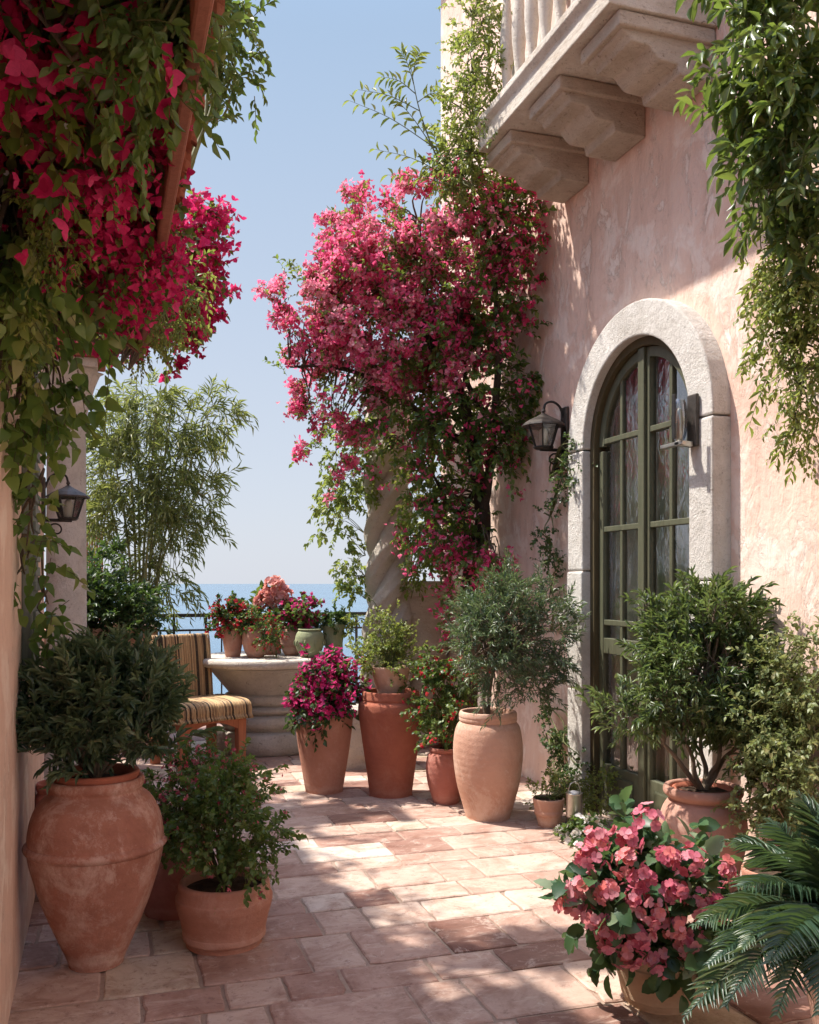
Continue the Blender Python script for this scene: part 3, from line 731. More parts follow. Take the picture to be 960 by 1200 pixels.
# ================================================================== LANTERNS
def lantern(base, axis, s, label, group):
    """base: point on the wall; axis: unit vector out of the wall"""
    ax = np.array([axis[0], axis[1], 0.]); sd = np.array([-ax[1], ax[0], 0.])
    L = thing('wall_lantern', label, 'lantern', base, group)
    W = lambda u, v, w: np.asarray(base) + ax * u * s + sd * v * s + UP * w * s
    Mx = Matrix(((ax[0] * s, sd[0] * s, 0, base[0]), (ax[1] * s, sd[1] * s, 0, base[1]), (0, 0, s, base[2]), (0, 0, 0, 1)))
    m = MB(); box(m, (0, -.04, -.17), (.025, .04, .17), .006, M=Mx); m.build('back_plate', M['iron_worn'], L, smooth=False)
    m = MB(); tube(m, [W(.02, 0, -.112), W(.19, 0, -.112)], .011 * s, 8); m.build('arm', M['iron'], L); m = MB()
    sc = [W(.09 + .055 * t * math.cos(t * 9 + 1), 0, -.178 + .055 * t * math.sin(t * 9 + 1)) for t in np.linspace(.2, 1.12, 30)]
    tube(m, sc, .006 * s, 6); m.build('scroll', M['iron'], L); m = MB()
    tube(m, smoothpath([W(.02, 0, .1), W(.05, 0, .17), W(.1, 0, .2), W(.15, 0, .185), W(.165, 0, .14)], 5), .008 * s, 6)
    m.build('hook', M['iron'], L)
    cx = W(.165, 0, 0)
    m = MB(); lathe(m, [(.0, .155), (.008, .15), (.014, .135), (.006, .125), (.02, .115), (.05, .098), (.1, .075), (.138, .05), (.142, .038), (.12, .042), (.0, .06)], (0, 0, 0), 12)
    for i, v in enumerate(m.V): m.V[i] = (v * s + cx).astype(np.float32)
    m.build('cap', M['iron_worn'], L, smooth=False)
    m = MB()
    for k in range(6):
        a = PI / 3 * k; p0 = cx + s * (.058 * (ax * math.cos(a) + sd * math.sin(a)) - .1 * UP); p1 = cx + s * (.104 * (ax * math.cos(a) + sd * math.sin(a)) + .045 * UP)
        tube(m, [p0, p1], .0055 * s, 5)
        a2 = PI / 3 * (k + 1); q0 = cx + s * (.058 * (ax * math.cos(a2) + sd * math.sin(a2)) - .1 * UP); q1 = cx + s * (.104 * (ax * math.cos(a2) + sd * math.sin(a2)) + .045 * UP)
        tube(m, [p0, q0], .006 * s, 5); tube(m, [p1, q1], .005 * s, 5)
    m2 = MB(); lathe(m2, [(.0, -.115), (.05, -.112), (.066, -.1), (.066, -.094), (.0, -.094)], (0, 0, 0), 12)
    m.add(np.concatenate(m2.V) * s + cx, np.concatenate(m2.Q)); m.build('cage', M['iron'], L, smooth=False)
    m = MB(); th = [PI / 3 * k for k in range(6)]
    V = [cx + s * (.056 * (ax * math.cos(a) + sd * math.sin(a)) - .094 * UP) for a in th] + [cx + s * (.101 * (ax * math.cos(a) + sd * math.sin(a)) + .044 * UP) for a in th]
    m.add(V, np.array([(k, (k + 1) % 6, 6 + (k + 1) % 6, 6 + k) for k in range(6)])); m.build('glass', M['lampglass'], L, smooth=False)
    m = MB(); lathe(m, [(.0, -.094), (.022, -.094), (.028, -.06), (.03, -.02), (.02, .02), (.0, .03)], (0, 0, 0), 14, 2)
    for i, v in enumerate(m.V): m.V[i] = (v * s + cx).astype(np.float32)
    m.build('bulb', M['wax'], L)
    return L
def wallpt(px, py, x=WALLX):
    t = (px - 480) / F; dx = t * CT + ST; dy = -t * ST + CT; Z = x / dx
    return np.array([x, dy * Z, H - (py - 683) / F * Z])
lantern(wallpt(664, 508), (-1, 0), .97, 'black iron lantern bracketed to the pink wall beside the stone arch', 'wall lanterns')
lantern(np.array([WL, 4.8, 1.35 + (683 - 590) / F * 4.5]), (1, 0), .72, 'small dark lantern on the sand house wall in front of the pillar', 'wall lanterns')

# little sconce on the right jamb of the arch
sp_ = wallpt(814, 492, XF)
sc = thing('jamb_sconce', 'grey metal sconce with curved frosted shade on the arch jamb', 'wall light', sp_)
m = MB(); box(m, (sp_[0] - .02, sp_[1] - .04, sp_[2] - .13), (sp_[0], sp_[1] + .035, sp_[2] + .12), .006); m.build('back_plate', M['iron_worn'], sc, smooth=False)
m = MB(); box(m, (sp_[0] - .1, sp_[1] - .02, sp_[2] - .13), (sp_[0] - .021, sp_[1] + .02, sp_[2] - .105), .004); box(m, (sp_[0] - .1, sp_[1] - .045, sp_[2] - .128), (sp_[0] - .075, sp_[1] + .14, sp_[2] - .108), .004)
m.build('arm', M['steel'], sc, smooth=False)
m = MB(); lathe(m, [(.022, -.1), (.034, -.06), (.038, 0), (.033, .07), (.024, .1)], (sp_[0] - .06, sp_[1] + .035, sp_[2]), 20, 3); m.build('shade', M['lampglass'], sc)
m = MB(); lathe(m, [(0, -.1), (.016, -.1), (.018, 0), (.012, .05), (0, .06)], (sp_[0] - .06, sp_[1] + .035, sp_[2]), 16, 2); m.build('bulb', M['steel'], sc)
m = MB(); box(m, (sp_[0] - .13, sp_[1] - .03, sp_[2] - .1), (sp_[0] - .123, sp_[1] - .005, sp_[2] + .11), .002); m.build('shade_clip', M['iron'], sc, smooth=False)

# ================================================================== RAILING
rl0 = np.array([-.9, 9.22]); rl1 = np.array([2.62, 9.22])
rail = thing('railing', 'black iron railing along the sea edge of the terrace', 'railing', (rl0[0], rl0[1], 0))
m = MB(); box(m, (rl0[0], 9.2, 1.02), (5.0, 9.24, 1.055), .006); m.build('top_rail', M['iron'], rail, smooth=False)
m = MB(); box(m, (rl0[0], 9.21, .885), (5.0, 9.23, .905), .004); box(m, (rl0[0], 9.21, .12), (5.0, 9.23, .14), .004); m.build('cross_rail', M['iron'], rail, smooth=False)
xs = np.arange(rl0[0] + .05, 5.0, .3)
pm = MB(); box(pm, (xs[0] - .012, 9.208, 0), (xs[0] + .012, 9.232, 1.019), .003); p0 = pm.build('post', M['iron'], rail, smooth=False)
for xx in xs[1:]:
    c2 = p0.copy(); COL.objects.link(c2); c2.parent = rail; c2.location = (xx - xs[0], 0, 0)
pm = MB(); box(pm, (xs[0] + .143, 9.213, .142), (xs[0] + .157, 9.227, .884), .002); p0 = pm.build('bar', M['iron'], rail, smooth=False)
for xx in xs[1:]:
    c2 = p0.copy(); COL.objects.link(c2); c2.parent = rail; c2.location = (xx - xs[0], 0, 0)

# ================================================================== STONE TABLE
tc = at(314, 7.65)
tb = thing('stone_table', 'round weathered stone pedestal table carrying six small pots', 'table', tc)
m = MB(); lathe(m, [(0, .69), (.55, .69), (.575, .7), (.585, .725), (.58, .752), (.56, .76), (0, .76)], tc, 72, wob=.006); m.build('table_top', M['stone_pale_edge'], tb)
m = MB(); lathe(m, [(.39, 0), (.405, .015), (.425, .06), (.425, .12), (.405, .165), (.37, .18), (.345, .185), (.36, .2), (.39, .235), (.385, .285), (.355, .305), (.325, .31), (.335, .32), (.362, .335), (.365, .355), (.34, .372), (.31, .376), (.325, .39), (.345, .42), (.34, .455), (.315, .468), (.32, .48), (.37, .54), (.435, .62), (.468, .665), (.475, .688), (.0, .689)], tc, 72, 3, wob=.012); m.build('pedestal', M['stone_grey'], tb)

# ================================================================== POTS
def soil(parent, c, r, z):
    m = MB(); n = 40; th = np.arange(n) * 2 * PI / n
    V = [(c[0], c[1], z + .012)] + [(c[0] + r * .55 * math.cos(a), c[1] + r * .55 * math.sin(a), z + .01 + random.uniform(-.008, .008)) for a in th] + [(c[0] + r * math.cos(a), c[1] + r * math.sin(a), z) for a in th]
    m.add(V, [(0, 1 + i, 1 + (i + 1) % n) for i in range(n)] + [(1 + i, 1 + n + i, 1 + n + (i + 1) % n, 1 + (i + 1) % n) for i in range(n)])
    return m.build('soil', M['soil'], parent)
AMPH = [(0, 0), (.37, 0), (.40, .008), (.47, .07), (.63, .2), (.8, .35), (.93, .5), (.985, .58), (1, .645), (.995, .71), (.96, .78), (.89, .845), (.79, .895), (.70, .92), (.67, .935), (.70, .955), (.715, .975), (.70, .995), (.66, 1.0), (.61, .985), (.585, .94), (.6, .9), (.6, .86)]
TALL = [(0, 0), (.62, 0), (.65, .01), (.72, .18), (.82, .4), (.92, .62), (.99, .78), (1, .84), (.97, .885), (.89, .91), (.9, .93), (.88, .975), (.86, 1), (.8, 1), (.79, .96), (.8, .85)]
TAPER = [(0, 0), (.60, 0), (.64, .012), (.75, .25), (.86, .5), (.95, .75), (1, .93), (1, .975), (.98, 1), (.92, 1), (.9, .96), (.9, .85)]
OVAL = [(0, 0), (.6, 0), (.64, .012), (.76, .15), (.9, .32), (.98, .5), (1, .64), (.97, .77), (.9, .86), (.8, .905), (.77, .915), (.8, .93), (.83, .95), (.83, .975), (.8, 1), (.74, 1), (.71, .97), (.72, .88)]
BOWL = [(0, 0), (.72, 0), (.76, .015), (.8, .12), (.83, .14), (.84, .17), (.9, .4), (.98, .62), (1, .72), (1, .76), (.97, .79), (.95, .88), (.94, .96), (.9, 1), (.84, 1), (.82, .95), (.82, .85)]
ROUND = [(0, 0), (.5, 0), (.56, .015), (.74, .12), (.9, .3), (1, .52), (.98, .7), (.88, .85), (.76, .92), (.74, .94), (.8, .96), (.8, .985), (.76, 1), (.7, 1), (.68, .96), (.7, .88)]
NECK = [(0, 0), (.6, 0), (.66, .015), (.82, .2), (.95, .42), (1, .58), (.98, .7), (.9, .8), (.8, .86), (.76, .88), (.84, .905), (.9, .93), (.91, .965), (.88, .995), (.82, 1), (.76, .985), (.73, .93), (.74, .86)]
URN = [(0, 0), (.5, 0), (.54, .01), (.62, .3), (.72, .55), (.86, .8), (.93, .9), (.93, .91), (1, .93), (1, .975), (.97, 1), (.88, 1), (.86, .96), (.86, .85)]
def pot(parent, c, r, h, prof, mat, ridge=None, soilz=.9, soilr=None, wob=.012):
    m = MB(); pr = [(a * r, b * h) for a, b in prof]
    lathe(m, pr, c, 64, 4, wob)
    o = m.build('pot', mat, parent)
    for zr, k in (ridge or []):
        rr = np.interp(zr * h, [p[1] for p in pr[2:16]], [p[0] for p in pr[2:16]])
        m = MB(); th = np.linspace(0, 2 * PI, 65)
        lathe(m, [(rr - .006, zr * h - .02), (rr + k * .5, zr * h - .012), (rr + k, zr * h), (rr + k * .5, zr * h + .012), (rr - .006, zr * h + .02)], c, 64, 3); m.build('ridge', mat, o)
    if soilz:
        sr = soilr or np.interp(soilz, [p[1] for p in prof[-3:]][::-1], [p[0] for p in prof[-3:]][::-1]) * r - .001
        soil(parent, c, sr, c[2] + soilz * h)
    return o
def up(c, z): return np.array([c[0], c[1], c[2] + z])

def tree_trunk(base, tops, r0, r1, mbx, n=5):
    for tp in tops:
        D = tp - base
        pts = smoothpath([base, base + D * .35 + rng.normal(0, .012, 3), base + D * .7 + rng.normal(0, .015, 3), tp], n)
        tube(mbx, pts, np.linspace(r0, r1, len(pts)), 8)

# --- big amphora with laurel shrub, left foreground
def potted(name, label, cat, c, group=None): return thing(name, label, cat, c, group)
c = at(113, 3.34); c[2] = 0
t = potted('potted_laurel', 'dark leafy laurel in the tall chalky terracotta amphora against the left wall', 'potted shrub', c, 'potted shrubs')
pot(t, c, .232, .66, AMPH, M['terra_old'], [(.645, .014)], None, wob=.008)
m = MB(); lathe(m, [(.136, .585), (.142, .655), (.15, .672), (.146, .682), (.132, .682), (.126, .65), (.12, .6)], c, 48); m.build('inner_pot', M['terra_red'], t)
soil(t, c, .126, .645)
E = [ell(112, 832, 3.34, 62, 50, .2), ell(66, 845, 3.3, 28, 34, .13), ell(158, 825, 3.34, 32, 44, .15), ell(108, 785, 3.36, 28, 20, .1), ell(112, 872, 3.28, 58, 22, .13), ell(178, 850, 3.3, 18, 22, .08)]
lf, tw = MB(), MB()
foliage(lf, E, 110, 6, 15, .105, .05, .0135, L_LANCE, .75, .5, .45, .05, .03, .1, .6, tw, up(c, .65), (.006, .0025), .42, .22)
lf.build('foliage', M['lf_olive'], t); tw.build('branches', M['bark_pale'], t)

# --- dark pot hidden behind the amphora
c = at(66, 4.1)
t = potted('terracotta_jar', 'dark terracotta jar in shadow behind the big amphora by the left wall', 'jar', c)
pot(t, c, .1, .48, OVAL, M['terra_pink'], None, .9)

# --- low wide pot, left foreground
c = at(263, 3.53)
t = potted('potted_bush', 'green trailing bush in the low wide ribbed terracotta bowl', 'potted bush', c, 'potted bushes')
pot(t, c, .18, .235, BOWL, M['terra_mid'], [(.17, .004)], .86)
E = [ell(265, 975, 3.5, 52, 50, .17), ell(235, 960, 3.5, 34, 40, .14), ell(300, 995, 3.45, 26, 26, .1), ell(262, 920, 3.55, 30, 30, .12), ell(322, 988, 3.42, 20, 14, .06), ell(250, 1020, 3.4, 45, 16, .1)]
lf, tw, fl = MB(), MB(), MB()
tp, dd = foliage(lf, E, 60, 5, 12, .095, .024, .017, L_OVATE, .45, .6, .5, .25, .03, .2, .95, tw, up(c, .2), (.0035, .002), .5, .22)
bloom(fl, tp, dd, .16, 3, .008, .009, .5, .2, T=L_PETAL, nb=4)
lf.build('foliage', M['lf_bush'], t); tw.build('branches', M['stem'], t); fl.build('blossoms', M['fl_pinktiny'], t)

# --- pot with pink-flecked bush behind it
c = at(203, 3.86)
t = potted('potted_bush', 'taller bush dotted with pink flowers in the round pot behind the bowl', 'potted bush', c, 'potted bushes')
pot(t, c, .17, .3, OVAL, M['terra_pink'], None, .88)
E = [ell(225, 940, 3.85, 48, 45, .18), ell(205, 960, 3.8, 30, 40, .12), ell(245, 910, 3.9, 30, 26, .12), ell(278, 925, 3.95, 22, 20, .1), ell(228, 895, 3.9, 20, 14, .1)]
lf, tw, fl = MB(), MB(), MB()
tp, dd = foliage(lf, E, 62, 5, 12, .1, .023, .016, L_OVATE, .5, .6, .5, .2, .03, .2, .95, tw, up(c, .28), (.0035, .002), .45, .22)
bloom(fl, tp, dd, .55, 4, .0105, .012, .5, .25, T=L_PETAL, nb=4)
lf.build('foliage', M['lf_bush'], t); tw.build('branches', M['stem'], t); fl.build('blossoms', M['fl_pinktiny'], t)

# --- tapered pot with magenta bougainvillea
c = at(380, 6.1)
t = potted('potted_bougainvillea', 'magenta bougainvillea overflowing a tapered terracotta pot before the stone table', 'potted flowers', c)
pot(t, c, .188, .5, TAPER, M['terra_mid'], None, .93)
E = [ell(384, 808, 6.05, 27, 24, .16), ell(364, 828, 6.0, 13, 13, .09), ell(404, 812, 6.05, 15, 17, .1), ell(387, 786, 6.1, 14, 10, .08), ell(382, 835, 5.95, 24, 8, .08)]
lf, tw, fl = MB(), MB(), MB()
tp, dd = foliage(lf, E, 60, 4, 9, .11, .042, .026, L_OVATE, .4, .7, .45, .25, .04, .3, .9, tw, up(c, .47), (.005, .002), .4, .2)
s = tp[:, 2] > .5
bloom(fl, tp[s], dd[s], .8, 8, .022, .024, .5, .25)
lf.build('foliage', M['lf_dark'], t); tw.build('branches', M['stem'], t); fl.build('blossoms', M['fl_hot'], t)

# --- tall red pot with a smaller pot and boxwood in it
c = at(458, 6.0)
t = potted('tall_pot', 'tall smooth red terracotta pot between the bougainvillea pot and small pot', 'pot', c)
pot(t, c, .208, .66, TALL, M['terra_red'], [(.86, .004)], .93)
c2 = up(c, .66 * .93 + .012); c2[1] += .0
t = potted('potted_boxwood', 'small round clay pot of yellow green boxwood set in the tall red pot', 'potted shrub', c2, 'potted shrubs')
pot(t, c2, .125, .19, TAPER, M['terra_pale'], None, .9)
E = [ell(455, 775, 6.0, 32, 24, .15), ell(435, 765, 6.0, 18, 22, .1), ell(478, 780, 5.95, 20, 20, .1), ell(448, 745, 6.0, 20, 24, .1), ell(470, 745, 6.05, 10, 18, .06)]
lf, tw = MB(), MB()
foliage(lf, E, 60, 5, 10, .08, .019, .014, L_OVATE, .5, .6, .5, .1, .03, .2, .95, tw, up(c2, .17), (.004, .002), .55, .22)
lf.build('foliage', M['lf_light'], t); tw.build('branches', M['stem'], t)

# --- small pink pot with trailing plant
c = at(523, 5.78)
t = potted('potted_fuchsia', 'red flecked trailing plant in the small rosy pot behind the pale urn', 'potted flowers', c)
pot(t, c, .125, .34, OVAL, M['terra_pink'], None, .93)
E = [ell(520, 835, 5.75, 26, 40, .14), ell(505, 815, 5.8, 18, 30, .1), ell(515, 785, 5.85, 22, 24, .1), ell(545, 800, 5.85, 26, 36, .1), ell(525, 865, 5.65, 22, 16, .1)]
lf, tw, fl = MB(), MB(), MB()
tp, dd = foliage(lf, E, 60, 5, 10, .09, .026, .02, L_OVATE, .2, .7, .5, .3, .03, .2, .95, tw, up(c, .31), (.004, .002), .45, .25)
bloom(fl, tp, dd, .3, 3, .014, .012, .4, .2, T=L_PETAL, nb=4)
lf.build('foliage', M['lf_bush'], t); tw.build('branches', M['stem'], t); fl.build('blossoms', M['fl_red'], t)

# --- big pale pot with olive
c = at(572, 5.42)
t = potted('potted_olive', 'fine leaved olive shrub in the big pale terracotta urn left of the door', 'potted tree', c, 'potted olives')
pot(t, c, .202, .61, OVAL, M['terra_pale'], [(.93, .006)], .92, wob=.01)
E = [ell(597, 745, 5.4, 55, 52, .28), ell(560, 745, 5.4, 32, 40, .2), ell(640, 745, 5.35, 24, 50, .18), ell(595, 700, 5.4, 40, 24, .2), ell(595, 800, 5.35, 45, 28, .2), ell(630, 800, 5.3, 24, 30, .12)]
lf, tw, bk = MB(), MB(), MB()
fork = up(c, .86)
tree_trunk(up(c, .55), [fork, fork + (.08, .02, .06), fork + (-.07, .03, .05)], .013, .008, bk)
foliage(lf, E, 120, 6, 15, .13, .04, .0085, L_SIMPLE, .45, .75, .5, .12, .035, .2, .65, tw, [fork, fork + (.08, .02, .06), fork + (-.07, .03, .05)], (.006, .002), .42, .24)
lf.build('foliage', M['lf_olive'], t); tw.build('branches', M['bark_pale'], t); bk.build('trunk', M['bark_pale'], t)

# --- small pot and metal lantern by the door jamb
c = at(643, 5.22)
t = potted('potted_creeper', 'little flared terracotta pot of creeper at the foot of the door jamb', 'potted plant', c)
pot(t, c, .088, .155, TAPER, M['terra_pale'], [(.5, .004)], .9)
E = [ell(640, 938, 5.2, 22, 12, .08), ell(652, 925, 5.25, 16, 14, .08), ell(690, 930, 5.25, 22, 20, .08), ell(700, 920, 5.3, 14, 16, .06)]
lf, tw = MB(), MB()
foliage(lf, E, 36, 4, 9, .08, .022, .013, L_OVATE, .5, .6, .5, .15, .025, .2, .95, tw, up(c, .14), (.003, .0015), .5, .25)
lf.build('foliage', M['lf_light'], t); tw.build('branches', M['stem'], t)
c = at(673, 5.02)
t = thing('candle_lantern', 'small galvanised candle lantern on thin legs beside the door', 'lantern', c)
m = MB(); lathe(m, [(.0, .1), (.042, .1), (.044, .11), (.044, .22), (.046, .222), (.046, .228), (.04, .23), (.04, .16), (0, .16)], c, 28); m.build('can', M['steel'], t)
m = MB(); tube(m, smoothpath([up(c, .225) + (-.04, 0, 0), up(c, .27) + (-.025, 0, 0), up(c, .285), up(c, .27) + (.025, 0, 0), up(c, .225) + (.04, 0, 0)], 5), .003, 6); m.build('handle', M['steel'], t)
m = MB(); lathe(m, [(.0, .16), (.025, .16), (.025, .235), (.0, .24)], c, 16); m.build('candle', M['wax'], t)
for k in range(3):
    a = 2.1 * k + .6; m = MB(); tube(m, smoothpath([up(c, .105) + (.036 * math.cos(a), .036 * math.sin(a), 0), up(c, .05) + (.05 * math.cos(a), .05 * math.sin(a), 0), up(c, .003) + (.085 * math.cos(a), .085 * math.sin(a), 0)], 4), .0035, 6); m.build('leg', M['iron'], t)
c = at(690, 4.93)
t = potted('white_flowers', 'low clump of white flowers at the door sill by the candle lantern', 'flowers', c)
E = [ell(690, 975, 4.92, 16, 12, .07), ell(678, 980, 4.9, 12, 10, .05)]
lf, fl = MB(), MB()
tp, dd = foliage(lf, E, 18, 4, 7, .055, .03, .02, L_OVATE, .5, .7, .4, .2, .02, .2, .95, None, None, (.003, .0015), .4, .2)
bloom(fl, tp, dd, .4, 3, .02, .012, .5, .2, T=L_PETAL, nb=5)
lf.build('foliage', M['lf_bush'], t); fl.build('blossoms', M['fl_white'], t)

# --- right pot with laurel-like olive
c = at(824, 4.12)
t = potted('potted_olive', 'broad glossy olive on several bare stems in the dusty pot right of the door', 'potted tree', c, 'potted olives')
pot(t, c, .187, .46, NECK, M['terra_dusty'], None, None, wob=.01)
m = MB(); lathe(m, [(.125, .40), (.132, .45), (.12, .455), (.11, .43)], c, 40); m.build('inner_pot', M['terra_red'], t)
soil(t, c, .121, .432)
E = [ell(815, 785, 4.1, 62, 58, .26), ell(768, 818, 4.05, 38, 42, .18), ell(862, 800, 4.1, 38, 56, .2), ell(825, 728, 4.1, 44, 30, .2), ell(788, 760, 4.05, 30, 36, .16), ell(860, 745, 4.1, 30, 36, .16), ell(735, 840, 4.0, 22, 22, .1), ell(880, 840, 4.05, 26, 30, .12), ell(820, 840, 4.1, 55, 20, .2)]
lf, tw, bk = MB(), MB(), MB()
b0_ = up(c, .43)
forks = [P(800, 862, 4.08), P(822, 850, 4.15), P(845, 862, 4.1), P(778, 872, 4.02), P(862, 878, 4.12)]
tree_trunk(b0_, forks, .013, .007, bk)
foliage(lf, E, 128, 6, 14, .12, .044, .011, L_LANCE, .5, .7, .45, .1, .035, .2, .65, tw, forks, (.0065, .002), .45, .24, xmax=2.76)
lf.build('foliage', M['lf_olive_green'], t); tw.build('branches', M['bark_pale'], t); bk.build('trunk', M['bark_pale'], t)

# --- foreground coral flowers
c = at(772, 3.04)
t = potted('potted_begonia', 'coral pink blooms with mottled leaves in the small sandy pot in front', 'potted flowers', c)
pot(t, c, .142, .175, BOWL, M['terra_sand'], None, .86)
lf, tw = MB(), MB()
E = [ell(765, 1065, 3.0, 78, 62, .2), ell(710, 1060, 2.95, 36, 50, .12), ell(815, 1060, 3.0, 36, 55, .14), ell(765, 1010, 3.05, 55, 35, .16)]
foliage(lf, E, 120, 2, 5, .07, .062, .044, L_SERR, .4, .8, .3, .2, .03, .3, 1.1, tw, up(c, .15), (.004, .003), .42, .25)
lf.build('foliage', M['lf_begonia'], t); tw.build('branches', M['stem'], t)
fcl = [(700, 985), (735, 985), (760, 962), (735, 1010), (780, 1005), (810, 1010), (845, 1022), (683, 1040), (672, 1060), (715, 1045), (745, 1050), (790, 1045), (815, 1060), (765, 1070), (720, 1085), (700, 1075), (750, 1095), (790, 1085), (808, 1100), (735, 1115), (770, 1125), (800, 1110), (715, 1100), (835, 1060), (690, 1005), (755, 1030)]
for k, (px, py) in enumerate(fcl):
    u = (px - 765) / 105; w = (1055 - py) / 100
    dep = .2 * math.sqrt(max(0, 1 - min(1, u * u * .8 + w * w * .8)))
    cc = P(px, py, 3.0 - dep - .02); ax = unit(RIGHT * u + UP * (w * .9 + .25) - FWD * (dep / .2 + .25))
    m = MB(); n = rng.integers(16, 25)
    dd = unit(ax[None] * .7 + rng.normal(0, .6, (n, 3))); pos = cc + dd * .042 * rng.uniform(.5, 1.25, (n, 1))
    bracts(m, pos, dd * 2.8, .0168, .5 + rng.normal(0, .2), .28, L_PETAL, 4, .92, 1.05)
    m.build('flower_cluster', M['fl_coral'], t)

# --- cycad at the right edge
c = np.array([*P(1005, 683, 2.62)[:2], 0])
t = potted('potted_cycad', 'dark blue green cycad with stiff feathery fronds at the right edge', 'potted palm', c)
pot(t, c, .14, .27, TAPER, M['terra_dusty'], None, .9)
m = MB(); lathe(m, [(.07, .24), (.085, .3), (.075, .36), (.04, .39), (0, .4)], c, 24, 2, .08); m.build('trunk', M['bark_dark'], t)
crown = up(c, .37)
def frond(tip, rise, nl, LL, tint):
    """arched rachis from the crown to tip with leaflets in a shallow V"""
    D = tip - crown; L = np.linalg.norm(D)
    ctrl = crown + D * .5 + UP * rise
    s = np.linspace(0, 1, 26); pth = ((1 - s) ** 2)[:, None] * crown + (2 * s * (1 - s))[:, None] * ctrl + (s ** 2)[:, None] * tip
    m = MB(); tube(m, pth, np.linspace(.006, .002, 26), 5, tint * .9)
    s = np.linspace(.16, .99, nl); pos = ((1 - s) ** 2)[:, None] * crown + (2 * s * (1 - s))[:, None] * ctrl + (s ** 2)[:, None] * tip
    tg = unit(2 * (1 - s)[:, None] * (ctrl - crown) + 2 * s[:, None] * (tip - ctrl))
    side = unit(np.cross(tg, UP)); nn = np.cross(side, tg)
    env = np.clip(np.sin(np.clip(s * 1.05 + .02, 0, 1) * PI) ** .55, .18, 1)
    for sg in (-1, 1):
        dr = tg * (.55 + .5 * s)[:, None] + side * sg * .9 + nn * .28 + rng.normal(0, .075, pos.shape)
        kp = rng.random(nl) > .05
        scatter(m, pos[kp], (dr - UP * .08 * rng.random((nl, 1)))[kp], (nn + side * sg * -.2)[kp], (LL * env * rng.uniform(.8, 1.12, nl))[kp], .0088, L_GRASS, (tint + rng.normal(0, .13, nl) + (rng.random(nl) < .04) * .6)[kp])
    m.build('frond', M['lf_cycad'], t)
for (px, py, Z, rise) in [(812, 1085, 2.55, .12), (800, 1195, 2.35, .16), (850, 985, 2.75, .1), (830, 1130, 2.4, .14), (880, 1010, 2.9, .12), (935, 930, 2.75, .05), (900, 960, 2.95, .06), (985, 930, 2.6, .02), (850, 1180, 2.2, .2), (910, 1190, 2.15, .2), (960, 1190, 2.1, .22),
                          (1050, 1000, 2.5, .1), (1090, 1090, 2.4, .16), (1060, 1150, 2.2, .2), (840, 1060, 2.8, .12), (870, 1110, 2.3, .14), (1080, 960, 2.9, .1), (825, 1160, 2.5, .18), (900, 1130, 2.15, .15), (940, 985, 2.4, .03), (1000, 1200, 2.1, .2), (865, 1040, 2.45, .1)]:
    frond(P(px, py, Z), rise, 46, .125, rng.uniform(.25, .6))

# --- pot behind the cycad
c = at(905, 3.55)
t = potted('clay_pot', 'plain rosy clay pot half hidden behind the cycad fronds', 'pot', c)
pot(t, c, .11, .27, TAPER, M['terra_mid'], None, .88)

# ================================================================== POTS ON THE TABLE
tz = .762
def tpot(name, label, cat, px, w, h, dz, prof, mat, ridge=None):
    Z = 7.65 + dz; c = np.array([*P(px, 683, Z)[:2], tz])
    t = potted(name, label, cat, c, 'pots on the stone table'); pot(t, c, w / 2 / F * Z, h / F * Z, prof, mat, ridge, .9); return t, c, Z
t, c, Z = tpot('potted_geranium', 'tapered terracotta pot with dark red geranium, leftmost on the stone table', 'potted flowers', 273, 27, 36, -.15, TAPER, M['terra_mid'])
lf, tw, fl = MB(), MB(), MB()
tp, dd = foliage(lf, [ell(272, 722, Z, 20, 16, .12), ell(262, 728, Z, 12, 12, .08)], 34, 4, 8, .08, .03, .025, L_ROUND, .4, .7, .5, .2, .03, .3, .9, tw, up(c, .2), (.004, .002), .4, .22)
bloom(fl, tp, dd, .5, 5, .017, .018, .3, .2, T=L_PETAL, nb=4)
lf.build('foliage', M['lf_dark'], t); tw.build('branches', M['stem'], t); fl.build('blossoms', M['fl_red'], t)
t, c, Z = tpot('potted_trailer', 'coarse clay pot with small leaved trailing plant spilling over its rim', 'potted plant', 300, 32, 36, -.22, ROUND, M['terra_mid'], [(.5, .003)])
lf, tw, fl = MB(), MB(), MB()
tp, dd = foliage(lf, [ell(296, 728, Z, 20, 14, .12), ell(312, 745, Z - .1, 10, 22, .05), ell(285, 730, Z, 14, 10, .08)], 40, 5, 9, .07, .02, .016, L_OVATE, .1, .7, .5, .35, .025, .3, .95, tw, up(c, .2), (.003, .002), .45, .25)
bloom(fl, tp, dd, .35, 3, .012, .012, .3, .2, T=L_PETAL, nb=4)
lf.build('foliage', M['lf_bush'], t); tw.build('branches', M['stem'], t); fl.build('blossoms', M['fl_red'], t)
t, c, Z = tpot('potted_hydrangea', 'salmon pink hydrangea heads over green leaves in the tallest table pot', 'potted flowers', 318, 34, 42, .12, TAPER, M['terra_mid'])
lf, tw = MB(), MB()
foliage(lf, [ell(318, 716, Z, 26, 16, .14), ell(335, 722, Z, 16, 14, .1)], 36, 3, 6, .09, .06, .045, L_OVATE, .4, .7, .4, .2, .03, .35, 1.0, tw, up(c, .24), (.004, .002), .6, .25)
lf.build('foliage', M['lf_bush'], t); tw.build('branches', M['stem'], t)
